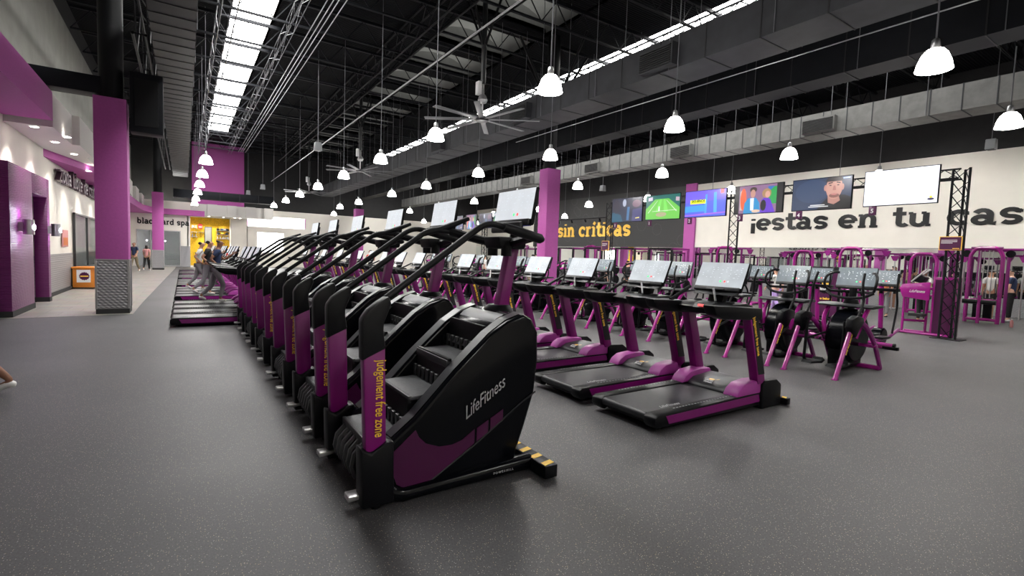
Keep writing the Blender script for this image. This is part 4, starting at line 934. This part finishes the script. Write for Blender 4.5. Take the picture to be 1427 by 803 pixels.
def make_press(): # plate loaded seated press
    R = empty('seated_press')
    frame_tubes(R, [[(0, 0, .06), (1.2, 0, .06), (1.2, 0, 1.5)], [(0, -.4, .06), (0, .4, .06)], [(1.2, -.5, .06), (1.2, .5, .06)], [(1.2, -.45, 1.45), (1.2, .45, 1.45)], [(1.2, -.45, 1.45), (.7, -.5, 1.25), (.3, -.45, 1.2)], [(1.2, .45, 1.45), (.7, .5, 1.25), (.3, .45, 1.2)]], M['magenta'])
    MB().box(.2, .65, -.2, .2, .46, .54).build('seat', M['black'], R, bevel=.02)
    MB().prism([(.66, .55), (.74, .55), (.92, 1.2), (.84, 1.22)], -.16, .16).build('backrest', M['black'], R, bevel=.02)
    MB().tube([(.45, 0, .06), (.45, 0, .46)], .04, 8).build('seat_post', M['magenta'], R)
    for sy in (-1, 1): MB().lathe([(0, -.03), (.2, -.03), (.2, .03), (0, .03)], seg=16, M4=Matrix.Translation((1.0, sy * .62, 1.35)) @ Matrix.Rotation(PI / 2, 4, 'X')).build('weight_plate', M['dgrey'], R)
    return R
ps = make_press()
for i, (x, y, l) in enumerate(((19.5, 11.8, 'magenta seated press behind the second arc trainer console'), (20, 13.5, 'magenta seated press left of the middle truss post'), (14.2, 18.3, 'magenta seated press beside the middle pillar'),
                        (14.2, 20.4, 'magenta seated press left behind the middle pillar'), (14.5, 24, 'magenta seated press deep behind the middle treadmills'), (14.3, 27, 'distant magenta seated press near the far left televisions'), (24.6, 13.5, 'magenta seated press against the mirror wall'), (13.5, 31, 'farthest magenta seated press'))):
    o = ps if i == 0 else copy_tree(ps); o.location = (x, y, 0); tag(o, l, 'weight machine', 'seated press machines')
# preacher curl machine behind the right post
R = empty('curl_machine', (16.3, 4.7, 0))
MB().box(0, .5, -.50, -.04, .0, 1.55).build('weight_tower', M['magenta'], R, bevel=.02)
MB().box(-.006, 0, -.45, -.09, .08, 1.48).build('tower_panel', M['panelpurple'], R)
MB().prism([(-.02, 1.41), (.58, 1.33), (.64, 1.20), (.56, .98), (-.02, .92)], -.12, -.07, 'x').build('side_plate', M['magenta'], R, bevel=.01)
frame_tubes(R, [[(.0, .55, .03), (.0, .55, 1.0)], [(.35, .15, .03), (.35, .15, 1.0)], [(-.05, .62, .04), (-.05, -.45, .04)], [(.4, .62, .04), (.4, -.45, .04)], [(.0, .55, .35), (.35, .15, .35)], [(.0, .55, 1.0), (.2, .0, 1.25)]], M['magenta'], .032)
MB().box(-.05, .3, .12, .42, .48, .55).build('seat', M['c_black'], R)
MB().prism([(.20, 1.36), (.42, 1.42), (.30, 1.62), (.12, 1.52)], .0, .30, 'x').build('arm_pad', M['rubber'], R, bevel=.02)
for dx in (0, .22): MB().tube([(-.02 + dx, .42, 1.40), (-.02 + dx, .10, 1.74)], .02, 8).build('lever', M['silver'], R)
text('plate_logo', 'LifeFitness', .10, (-.122, .42, 1.12), (0, -1, 0), (0, 0, 1), M['white_print'], R, shear=.4, xs=.8)
tag(R, 'magenta arm curl machine with big side plate behind right truss post', 'weight machine')
# banner kiosk
R = empty('banner_kiosk', (17.3, 7.7, 0))
MB().box(0, .12, -.42, .42, .05, 1.72).build('kiosk_panel', M['black'], R, bevel=.01)
MB().box(-.012, 0, -.38, .38, .12, 1.55).build('banner', M['panelpurple'], R)
gear = MB(); gear.prism([( (.215 if k % 2 else .19) * math.cos(k * PI / 18), 1.06 + (.215 if k % 2 else .19) * math.sin(k * PI / 18)) for k in range(36)], -.02, -.013, 'x'); gear.build('gear_logo', M['black'], R, smooth=False)
th = MB(); th.prism([(-.10, 1.14), (.02, 1.12), (.09, 1.16), (.09, 1.27), (.02, 1.30), (.0, 1.40), (-.05, 1.40), (-.05, 1.28), (-.12, 1.24)], -.03, -.02, 'x'); th.build('thumb_logo', M['letter_yellow'], R, smooth=False)
for s, z in (('planet', 1.06), ('fitness', .96)): text('logo_text', s, .12, (-.032, .17, z), (0, -1, 0), (0, 0, 1), M['white_print'], R, bold=.004)
text('banner_text', 'you belong', .10, (-.016, .22, .66), (0, -1, 0), (0, 0, 1), M['yellow'], R, bold=.003)
MB().box(-.15, .3, -.42, .42, 0, .05).build('kiosk_base', M['black'], R)
tag(R, 'tall purple banner stand with round gear logo behind the arc trainers', 'banner stand')

# ------------------------------------------------------------------ left side details
R = empty('doorway_portal', (-3.1, 16.6, 0))
PT = MB(); y0, y1 = -1.8, 2.0
PT.box(-.28, .0, y0, -.0 + .15, 0, 3.35).box(-.28, 0, 1.75, 2.0, 0, 3.35).box(-.28, 0, .15, 1.75, 2.85, 3.35); PT.build('portal_frame', M['portal'], R, bevel=.006)
for ya, yc in ((y0 - .01, .16), (1.74, 2.01)): MB().box(-.29, .012, ya, yc, 0, .13).build('portal_plinth', M['wall_dark'], R)
tag(R, 'thick purple tiled frame around the dark corridor doorway on the left wall', 'doorway frame')
for k, (y, l) in enumerate(((15.5, 'steel cylinder wall lamp left of the dark doorway'), (18.4, 'steel cylinder wall lamp right of the dark doorway'))):
    R = empty('wall_sconce', (-3.0, y, 1.98)); MB().lathe([(.10, -.17), (.10, .17), (.085, .17), (.085, -.17), (.10, -.17)], (.06, 0, 0), 20).build('sconce_body', M['silver'], R)
    MB().lathe([(.07, -.12), (.07, .12), (0, .12)], (.06, 0, 0), 14).build('bulb', M['sconce'], R); MB().lathe([(0, 0), (.07, 0), (.06, .012), (0, .018)], seg=16, M4=Matrix.Translation((.158, 0, 0)) @ Matrix.Rotation(PI / 2, 4, 'Y')).build('sconce_lens', M['sconce'], R); MB().box(-.1, .0, -.05, .05, -.1, .1).build('wall_bracket', M['silver'], R)
    tag(R, l, 'wall lamp', 'wall lamps beside the doorway')
R = empty('orange_counter', (-2.95, 23.05, 0)); MB().box(-.33, .32, 0, .9, .06, .72).build('counter_body', M['orange'], R, bevel=.006); MB().box(-.36, .35, -.03, .93, .72, .78).build('counter_top', M['orange'], R, bevel=.006)
MB().box(-.22, .16, -.008, 0, .24, .69).build('white_poster', M['white_print'], R)
gg = MB(); gg.prism([((.15 if k % 2 else .13) * math.cos(k * PI / 14) - .01, .46 + (.15 if k % 2 else .13) * math.sin(k * PI / 14)) for k in range(28)], -.016, -.009, 'y'); gg.build('gear_logo', M['panelpurple'], R, smooth=False)
MB().box(-.12, .10, -.02, -.016, .44, .48).build('logo_bar', M['letter_yellow'], R)
tag(R, 'low orange counter with a round logo sign against the left wall', 'counter')
o = MB().box(LX + .03, LX + .06, 21.6, 22.5, 1.5, 2.05).build('wall_poster', M['c_pink'], bevel=.003); MB().box(LX + .06, LX + .065, 21.7, 22.4, 1.55, 1.8).build('poster_picture', M['c_orange'], o); tag(o, 'small framed picture on the left wall above the counter', 'poster')
R = MB().box(LX + .02, LX + .06, 23.6, 32, .7, 2.7).build('window_3', M['glass'], kind='structure')
q = MB()
for y in (23.6, 26.4, 29.2, 31.95): q.box(LX + .03, LX + .1, y, y + .05, .7, 2.7)
q.box(LX + .03, LX + .1, 23.6, 32, .68, .74).box(LX + .03, LX + .1, 23.6, 32, 2.66, 2.72); q.build('window_frame', M['dgrey'], R)
MB().box(LX + .01, LX + .03, 23.7, 31.9, .74, 2.66).build('window_blind', M['wall_up'], R)
# downlights
dl = None
for k, (x, y) in enumerate(((-2.88, 15.95), (-2.45, 16.9), (-2.85, 18.0), (-2.75, 20.0), (-2.7, 22.3), (-2.7, 25), (-2.6, 28))):
    z = 4.315 if y < 21 else 4.095
    if dl is None:
        dl = empty('downlight'); MB().lathe([(.10, 0), (.10, -.006), (.075, -.004), (.075, 0)], seg=20).build('bezel', M['white_print'], dl); MB().lathe([(0, -.002), (.075, -.002), (.075, .01), (0, .01)], seg=20).build('lens', M['down'], dl); o = dl
    else: o = copy_tree(dl)
    o.location = (x, y, z)
    tag(o, f'small round recessed ceiling light over the left wall, {od(k)} to the camera', 'downlight', 'recessed soffit lights')
for k, x in enumerate((.75, 1.7, 2.7, 3.5, 3.9)):
    o = copy_tree(dl); o.location = (x, 46.9, 4.045 if k < 3 else 4.045); tag(o, f'small recessed light over the yellow shop niche, number {["one", "two", "three", "four", "five"][k]} from left', 'downlight', 'recessed niche lights')
# shop shelves and goods
NY = EY + 1.4
for s, (x0, x1, z) in enumerate(((.5, .95, 3.15), (.5, .95, 2.8), (.5, .95, 2.4), (2.3, 3.28, 3.0), (2.3, 3.28, 2.65), (2.3, 3.28, 2.3), (1.0, 1.4, 2.8))):
    o = MB().box(x0, x1, NY - .25, NY, z, z + .03).build('wall_shelf', M['silver'], bevel=.003); MB().box(x0 + .05, x0 + .08, NY - .2, NY, z - .1, z).box(x1 - .08, x1 - .05, NY - .2, NY, z - .1, z).build('bracket', M['silver'], o)
    tag(o, f'{["top left", "middle left", "lower left", "top right", "middle right", "lower right", "short central"][s]} metal shelf on the yellow shop wall', 'shelf', 'shop shelves')
def goods(x, z, kind, m, label):
    R = empty(kind, (x, NY - .13, z + .03)); R.scale = (.78, .9, .7) if kind == 'gym_bag' else (1, 1, 1)
    if kind == 'gym_bag':
        MB().tube([(-.15, 0, .13), (-.12, 0, .13), (.12, 0, .13), (.15, 0, .13)], [.08, .13, .13, .08], 10).build('bag_body', m, R); MB().tube(rounded([(-.08, -.05, .22), (-.05, -.05, .36), (.05, -.05, .36), (.08, -.05, .22)], .04), .012, 5).build('strap', M['black'], R)
    else:
        MB().lathe([(.035, 0), (.04, .02), (.04, .15), (.025, .19), (0, .19)], seg=10).build('bottle_body', m, R); MB().lathe([(.024, .19), (.024, .22), (0, .22)], seg=8).build('bottle_cap', M['black'], R)
    return tag(R, label, 'bag' if kind == 'gym_bag' else 'bottle', 'goods on the shop shelves')
for k, (x, m, c) in enumerate(((2.45, 'c_black', 'black gym bag at the left end of the top right shelf'), (2.73, 'c_navy', 'dark navy gym bag second on the top right shelf'), (2.94, 'c_grey', 'grey gym bag third on the top right shelf'), (3.12, 'c_black', 'black gym bag at the right end of the top right shelf'))): goods(x, 3.0, 'gym_bag', M[m], c)
for k, x in enumerate((2.4, 2.6, 2.8, 2.95, 3.1, 3.2)): goods(x, 2.3, 'drink_bottle', M['c_white'], f'white bottle on the lower right shop shelf, {["first", "second", "third", "fourth", "fifth", "sixth"][k]} from left')
for k, x in enumerate((.58, .7, .85)): goods(x, 3.15, 'drink_bottle', M['c_white'], f'pale bottle on the top left shop shelf, {["first", "second", "third"][k]} from left')
for k, x in enumerate((.6, .82)): goods(x, 2.4, 'drink_bottle', M['c_grey'], f'grey bottle on the lower left shop shelf, {["left", "right"][k]} one')
for k, (x, m) in enumerate(((2.45, 'c_black'), (2.75, 'yellow'), (3.1, 'c_black'))): goods(x, 2.65, 'gym_bag', M[m], ['black bag left on the middle right shop shelf', 'yellow bag on the middle right shop shelf', 'black bag right on the middle right shop shelf'][k])
R = empty('backpack', (1.15, NY - .12, 3.1)); MB().prism([(-.16, 0), (.16, 0), (.17, .3), (.08, .42), (-.08, .42), (-.17, .3)], -.1, .1).build('bag_body', M['c_red'], R, bevel=.03); MB().box(-.11, .11, -.14, -.1, .05, .2).build('front_pocket', M['c_pink'], R, bevel=.02); tag(R, 'red backpack hanging on the yellow shop wall', 'bag')
o = MB().box(1.45, 2.0, NY - .05, NY, 1.9, 3.3).build('wall_board', M['dgrey'], bevel=.01); MB().box(1.5, 1.95, NY - .055, NY - .05, 1.95, 3.25).build('board_face', M['mgrey'] if False else M['wall_up'], o); tag(o, 'tall grey board in the middle of the yellow wall', 'notice board')
# spa furniture glimpsed through the glass
R = empty('massage_bed', (-.9, SY + 1.6, 0)); MB().box(-.5, .5, -.4, .4, .5, .9).build('bed_body', M['black'], R, bevel=.05); MB().box(-.4, .4, -.3, .3, 0, .5).build('bed_base', M['black'], R); tag(R, 'black massage bed inside the spa behind glass', 'massage bed')
for k, x in enumerate((-1.95, -.75)):
    R = empty('round_mirror', (x, SY + 2.95, 1.95)); MB().lathe([(0, 0), (.42, 0), (.42, .04), (0, .04)], seg=24, M4=Matrix.Rotation(PI / 2, 4, 'X')).build('disc', M['dgrey'], R); MB().lathe([(0, 0), (.05, 0), (.05, .1), (0, .1)], seg=10, M4=Matrix.Translation((-.5, -.03, 0)) @ Matrix.Rotation(PI / 2, 4, 'X')).build('side_lamp', M['sconce'], R)
    tag(R, ['left', 'right'][k] + ' round dark wall disc with lamp inside the spa', 'wall decoration', 'round discs in the spa')

# ------------------------------------------------------------------ people
def skin_obj(name, verts, edges, radii, m, parent, root=0, sub=2):
    me = bpy.data.meshes.new(name); me.from_pydata(verts, edges, []); me.materials.append(m)
    o = bpy.data.objects.new(name, me); COL.objects.link(o)
    if parent: o.parent = parent
    md = o.modifiers.new('skin', 'SKIN'); md.use_smooth_shade = True
    sv = me.skin_vertices[0].data
    for i, rr in enumerate(radii): sv[i].radius = rr if isinstance(rr, tuple) else (rr, rr)
    sv[root].use_root = True
    s = o.modifiers.new('sub', 'SUBSURF'); s.levels = sub; s.render_levels = sub
    return o
def bake(o):
    dg = bpy.context.evaluated_depsgraph_get(); dg.update()
    me = bpy.data.meshes.new_from_object(o.evaluated_get(dg)); me.shade_smooth(); o.modifiers.clear(); o.data = me
def person(label, loc, rz, pose='stand', skin='skin', top='c_black', bottom='c_black', shoes='c_white', hair='short', h=1.75, sleeve=True, long_pants=True, lean=0, bare_top=False, look=0, legs=None, arms=None, sit=False):
    R = empty('person', loc, rz); k = h / 1.75; R.scale = (k, k, k)
    lr = legs or {'stand': ((0, 0), (0, 0)), 'walk': ((.35, .05), (-.35, .35)), 'run': ((.42, .6), (-.2, .55))}[pose]
    ar = arms or {'stand': ((.05, .2), (.05, .2)), 'walk': ((-.4, .3), (.4, .4)), 'run': ((-.7, 1.5), (.6, 1.6))}[pose]
    ln = lean or (.1 if pose == 'run' else 0.0); pz = .94
    sn, cs = math.sin(ln), math.cos(ln)
    def tor(d, y=0, x=0): return (sn * d + x * cs, y, pz + cs * d)
    v = [(0, 0, pz), tor(.18), tor(.38), tor(.52), tor(.575, x=.01), tor(.64, x=.03), tor(.70, x=.045), tor(.77, x=.03)]
    rad = [(.135, .10), (.115, .09), (.15, .10), (.085, .07), .052, (.062, .072), (.078, .088), (.072, .08)]
    e = [(0, 1), (1, 2), (2, 3), (3, 4), (4, 5), (5, 6), (6, 7)]
    H_, F_, jt = {}, {}, {}
    for sd, (sw, bd) in zip((-1, 1), lr):
        i = len(v); hip = V((0, sd * .09, pz - .06)); kn = hip + V((math.sin(sw), 0, -math.cos(sw))) * .43; sh = sw - bd
        an = kn + V((math.sin(sh), 0, -math.cos(sh))) * .41; ft = sh * .6
        toe = an + V((math.cos(ft) * .15, 0, math.sin(ft) * .15 - .04)); heel = an + V((-.03, 0, -.035))
        v += [tuple(hip), tuple(kn), tuple(an), tuple(toe)]; rad += [(.088, .09), .056, .038, (.035, .028)]; e += [(0, i), (i, i + 1), (i + 1, i + 2), (i + 2, i + 3)]
        jt[sd, 'leg'] = (hip, kn, an, toe, heel)
    for sd, (sw, bd) in zip((-1, 1), ar):
        i = len(v); s0 = V(tor(.47, sd * .17)); s1 = s0 + V((math.sin(sw), sd * .12, -math.cos(sw))).normalized() * .28
        fa = sw + bd; w = s1 + V((math.sin(fa), -sd * .04, -math.cos(fa))).normalized() * .25; pm = w + (w - s1).normalized() * .07
        v += [tuple(s0), tuple(s1), tuple(w), tuple(pm)]; rad += [.055, .042, .028, (.036, .018)]; e += [(3, i), (i, i + 1), (i + 1, i + 2), (i + 2, i + 3)]
        jt[sd, 'arm'] = (s0, s1, w, pm)
    low = min(min(jt[s, 'leg'][2].z - .075, jt[s, 'leg'][3].z - .03) for s in (-1, 1))
    if sit: low = 0
    v = [(a, b, c - low) for a, b, c in v]
    for q in jt: jt[q] = tuple(V((p.x, p.y, p.z - low)) for p in jt[q])
    b = skin_obj('body', v, e, rad, M[skin], None); bake(b)
    # fingers, nose and ears joined into the same body mesh
    mb = MB()
    for sd in (-1, 1):
        s0, s1, w, pm = jt[sd, 'arm']; d = (pm - w).normalized(); side = V((1, 0, 0)) if abs(d.x) < .6 else V((0, 0, 1)); side = (side - d * side.dot(d)).normalized(); cur = V((0, -sd, 0))
        for q in range(4):
            o_ = side * (-.027 + q * .018); L = (.06, .072, .068, .052)[q]
            mb.tube([pm + o_ + d * .0, pm + o_ + d * (.03 + L * .4) + cur * .006, pm + o_ + d * (.03 + L * .8) + cur * .03], [.0095, .0085, .006], 6)
        mb.tube([w + d * .03 + side * .02, w + d * .05 + side * .05, w + d * .085 + side * .058], [.012, .010, .007], 6)
    hd = V(v[6]); fw = V((cs, 0, -sn))
    mb.tube([hd + fw * .075 + V((0, 0, .02)), hd + fw * .098 + V((0, 0, -.012)), hd + fw * .08 + V((0, 0, -.022))], [.008, .014, .008], 6)
    for sd in (-1, 1): mb.tube([hd + V((0, sd * .078, -.03)), hd + V((-.01, sd * .09, 0)), hd + V((0, sd * .08, .025))], [.008, .013, .007], 6)
    mb.mi = 1
    mb.tube([hd + fw * .082 + V((0, -.022, -.042)), hd + fw * .088 + V((0, 0, -.045)), hd + fw * .082 + V((0, .022, -.042))], .0055, 5)
    mb.mi = 2
    for sd in (-1, 1): mb.tube([hd + fw * .076 + V((0, sd * .022, .015)), hd + fw * .074 + V((0, sd * .040, .014))], .006, 5)
    f2 = mb.build('tmp', [M[skin], M['c_pink'], M['hair']])
    bm = bmesh.new(); bm.from_mesh(b.data); 
    me2 = f2.data; bm.from_mesh(me2); b.data.materials.append(M['c_pink']); b.data.materials.append(M['hair']); bm.to_mesh(b.data); bm.free(); bpy.data.objects.remove(f2); b.data.shade_smooth()
    b.parent = R
    g = 1.22
    def piece(name, idx, scale, m):
        mp = {q: n for n, q in enumerate(idx)}; vs = [v[q] for q in idx]; es = [(mp[a], mp[c]) for a, c in e if a in mp and c in mp]
        rs = [tuple(x * scale for x in rad[q]) if isinstance(rad[q], tuple) else (rad[q] * scale,) * 2 for q in idx]
        o = skin_obj(name, vs, es, rs, M[m], None); bake(o); o.parent = R; return o
    if not bare_top:
        vs = [v[0], v[1], v[2], v[3], v[16], tuple((V(v[16]) * .35 + V(v[17]) * .65)), v[20], tuple((V(v[20]) * .35 + V(v[21]) * .65))]
        es = [(0, 1), (1, 2), (2, 3)] + ([(3, 4), (4, 5), (3, 6), (6, 7)] if sleeve else [])
        if not sleeve: vs = vs[:4]
        o = skin_obj('shirt', vs, es, [(.155, .12), (.135, .108), (.168, .118), (.10, .085), .066, .06, .066, .06][:len(vs)], M[top], None); bake(o); o.parent = R
    f_ = 1.0 if long_pants else .62
    def lerp(a, c, t): return tuple(V(a) * (1 - t) + V(c) * t)
    vs = [tuple(V(v[0]) + V((0, 0, .05))), v[8], v[12]]; es = [(0, 1), (0, 2)]; rs = [(.15, .115), (.105, .105), (.105, .105)]
    for n, (a, kk, an) in enumerate(((8, 9, 10), (12, 13, 14))):
        if long_pants:
            i = len(vs); vs += [v[kk], lerp(v[kk], v[an], .9)]; rs += [.07, .052]; es += [(1 + n, i), (i, i + 1)]
        else:
            i = len(vs); vs += [lerp(v[a], v[kk], .75)]; rs += [.088]; es += [(1 + n, i)]
    o = skin_obj('trousers' if long_pants else 'shorts', vs, es, rs, M[bottom], None); bake(o); o.parent = R
    for sd in (-1, 1):
        hip, kn, an, toe, heel = jt[sd, 'leg']
        o = skin_obj('shoe', [tuple(heel + V((-.02, 0, -.01))), tuple(an + V((.02, 0, -.03))), tuple(toe + V((.0, 0, .0)))], [(0, 1), (1, 2)], [(.042, .040), (.046, .048), (.044, .030)], M[shoes], None); bake(o); o.parent = R
    hv = V(v[7])
    if hair != 'bald':
        hs = [tuple(hv + V((-.02, 0, .01))), tuple(hv + V((-.045, 0, -.06)))]; hr = [(.088, .088), (.075, .082)]; es = [(0, 1)]
        if hair in ('tail', 'bun'):
            hs.append(tuple(hv + V((-.13, 0, -.02)))); hr.append(.04); es.append((1, 2))
            if hair == 'tail': hs.append(tuple(hv + V((-.17, 0, -.20)))); hr.append(.022); es.append((2, 3))
        if hair == 'long': hs.append(tuple(hv + V((-.07, 0, -.24)))); hr.append((.085, .05)); es.append((1, 2))
        o = skin_obj('hair', hs, es, hr, M['hair'], None); bake(o); o.parent = R
    tag(R, label, 'person'); return R
WY = PI / 2
person('runner in white top on a left row treadmill, farthest of the three', (.42, 20.0, .18), 0, 'run', 'skin', 'c_white', 'c_grey', hair='bun', h=1.66)
person('runner in cropped black top on a left row treadmill, middle of three', (.58, 17.95, .18), 0, 'run', 'skin', 'c_black', 'c_grey', hair='bun', h=1.68, legs=((-.2, .6), (.3, .4)))
person('runner in navy shirt and black cap hair, nearest of the three runners', (.72, 15.69, .18), 0, 'run', 'skin_d', 'c_navy', 'c_grey', h=1.70)
person('person in dark jacket and khaki trousers standing by the left spa front', (-2.45, 36.7, 0), -1.9, 'walk', 'skin', 'c_navy', 'c_khaki', h=1.76)
person('person in pale top and dark trousers walking beside the spa front', (-1.95, 38.5, 0), 1.4, 'walk', 'skin', 'c_pink', 'c_black', hair='long', h=1.62)
person('man in sleeveless grey shirt and black shorts by the mirror wall', (25.6, 8.7, 0), -.3, 'stand', 'skin', 'c_grey', 'c_black', sleeve=False, long_pants=False, h=1.84)
person('man in white t-shirt standing behind the rightmost cable station', (24.6, 5.36, 0), .1, 'stand', 'skin', 'c_white', 'c_black', long_pants=False, h=1.78)
person('man in navy t-shirt at the right picture edge', (24.4, 4.78, 0), 1.6, 'stand', 'skin_l', 'c_navy', 'c_black', h=1.82)
person('person in white shirt behind the arm curl machine', (20.2, 6.0, 0), PI, 'stand', 'skin', 'c_white', 'c_black', h=1.72, arms=((.5, 1.0), (.5, 1.0)))
person('woman in lavender leggings and white shoes between the cable stations', (17.6, 9.46, 0), 1.2, 'walk', 'skin_l', 'c_white', 'c_lav', hair='tail', h=1.62)
person('person in grey trousers and black shoes right of the banner stand', (20.9, 7.3, 0), PI, 'stand', 'skin', 'c_orange', 'c_grey', shoes='c_black', h=1.66)
person('person in black t-shirt behind the fourth treadmill console', (14.5, 13.65, 0), .4, 'stand', 'skin', 'c_black', 'c_black', h=1.68, arms=((.6, .9), (.6, .9)))
person('short fair haired person in black behind the third treadmill console', (15.0, 15.44, 0), -.5, 'stand', 'skin_l', 'c_black', 'c_black', hair='bald', h=1.66)
person('bare shouldered person with bun beside the middle pillar', (10.25, 14.1, 0), .2, 'stand', 'skin_l', 'c_pink', 'c_khaki', hair='bun', sleeve=False, long_pants=False, h=1.78, arms=((.9, .5), (.2, .3)))
person('person in red shirt exercising behind the far climber rails', (8.2, 25.9, 0), 1.4, 'stand', 'skin', 'c_red', 'c_black', h=1.76, arms=((.7, .8), (.3, .8)))
person('person in pink top near the bright far window', (5.0, 45.8, 0), -1.4, 'stand', 'skin', 'c_pink', 'c_grey', h=1.66)
person('person in orange vest at the far weight machines', (19, 15.8, 0), 2.0, 'stand', 'skin', 'c_orange', 'c_black', sleeve=False, h=1.62)
person('person in shorts and white shoes walking out at the left edge', (-2.03, 7.6, 0), PI, 'walk', 'skin_d', 'c_black', 'c_black', long_pants=False, h=1.75, legs=((.45, .12), (-.42, .25)))
person('person in white shirt beside the far seated press', (13.2, 22.5, 0), 2.5, 'stand', 'skin_l', 'c_white', 'c_black', h=1.68)
# small items
R = empty('drink_bottle', (21.9, 4.2, 0)); MB().lathe([(.04, 0), (.045, .02), (.045, .18), (.02, .24), (0, .24)], seg=12).build('bottle_body', M['c_pink'], R); MB().lathe([(.022, .24), (.022, .28), (0, .28)], seg=10).build('bottle_cap', M['c_white'], R); tag(R, 'pink bottle on the floor beside the rightmost cable station', 'bottle')
for k, (x, m) in enumerate(((19.78, 'c_red'), (20.22, 'c_white'))):
    R = empty('drink_bottle', (1.25, x, 1.264)); MB().lathe([(.036, 0), (.04, .02), (.04, .15), (.02, .2), (0, .2)], seg=12).build('bottle_body', M[m], R); MB().lathe([(.021, .2), (.021, .23), (0, .23)], seg=10).build('bottle_cap', M['c_black'], R)
    tag(R, ['red', 'white'][k] + ' drink bottle standing on a left row treadmill console', 'bottle')

# ------------------------------------------------------------------ light
w = bpy.data.worlds.new('sky'); sc.world = w; w.use_nodes = True
bg = w.node_tree.nodes['Background']; bg.inputs['Color'].default_value = (1, .985, .96, 1); bg.inputs['Strength'].default_value = 8
def portal(x0, x1, y0, y1):
    L = bpy.data.lights.new('skylight_portal', 'AREA'); L.shape = 'RECTANGLE'; L.size = x1 - x0; L.size_y = y1 - y0; L.cycles.is_portal = True
    o = bpy.data.objects.new('skylight_portal', L); COL.objects.link(o); o.location = ((x0 + x1) / 2, (y0 + y1) / 2, CZ + .3)
portal(1.42, 2.78, 5, 43); portal(14.45, 15.9, 5, 43)
def spot(name, loc, tgt, e, ang=100, col=(1, .95, .88), rad=.1):
    L = bpy.data.lights.new(name, 'SPOT'); L.energy = e; L.spot_size = math.radians(ang); L.spot_blend = .8; L.color = col; L.shadow_soft_size = rad
    o = bpy.data.objects.new(name, L); COL.objects.link(o); o.location = loc; o.rotation_euler = (V(tgt) - V(loc)).to_track_quat('-Z', 'Y').to_euler()
for x, y in ((-2.88, 15.95), (-2.85, 18.0), (-2.75, 20.0), (-2.7, 22.3), (-2.7, 25), (-2.6, 28)): spot('downlight_beam', (x, y, 4.05 if y > 21 else 4.28), (x, y, 0), 60)
for x in (.75, 1.7, 2.7, 3.7): spot('niche_beam', (x, 48.6, 4.0), (x, 49.2, 0), 90)
for y in (15.5, 18.4):
    for dz in (-.28, .28):
        L = bpy.data.lights.new('sconce_glow', 'POINT'); L.energy = 2.5; L.color = (.85, .8, 1); L.shadow_soft_size = .04
        o = bpy.data.objects.new('sconce_glow', L); COL.objects.link(o); o.location = (-2.93, y, 1.98 + dz)
for k in range(8):
    spot('added_wall_wash', (23.6, 3 + k * 4.6, 5.3), (27, 3 + k * 4.6, 4.2), 90, 110, (1, .97, .92), .15)
for k in range(5): spot('added_wall_wash', (7 + k * 4.4, 44.2, 5.2), (7 + k * 4.4, 48, 3.8), 45, 110, (1, .97, .92), .15)
# the wall spots above are added, without fittings, to brighten right and far walls
sc.view_settings.view_transform = 'Standard'; sc.view_settings.look = 'None'; sc.view_settings.gamma = 1; sc.view_settings.use_curve_mapping = False
sc.view_settings.exposure = 1.7
sc.cycles.use_denoising = True
sc.cycles.max_bounces = 6; sc.cycles.diffuse_bounces = 3; sc.cycles.glossy_bounces = 3; sc.cycles.transparent_max_bounces = 8
sc.cycles.sample_clamp_indirect = 4
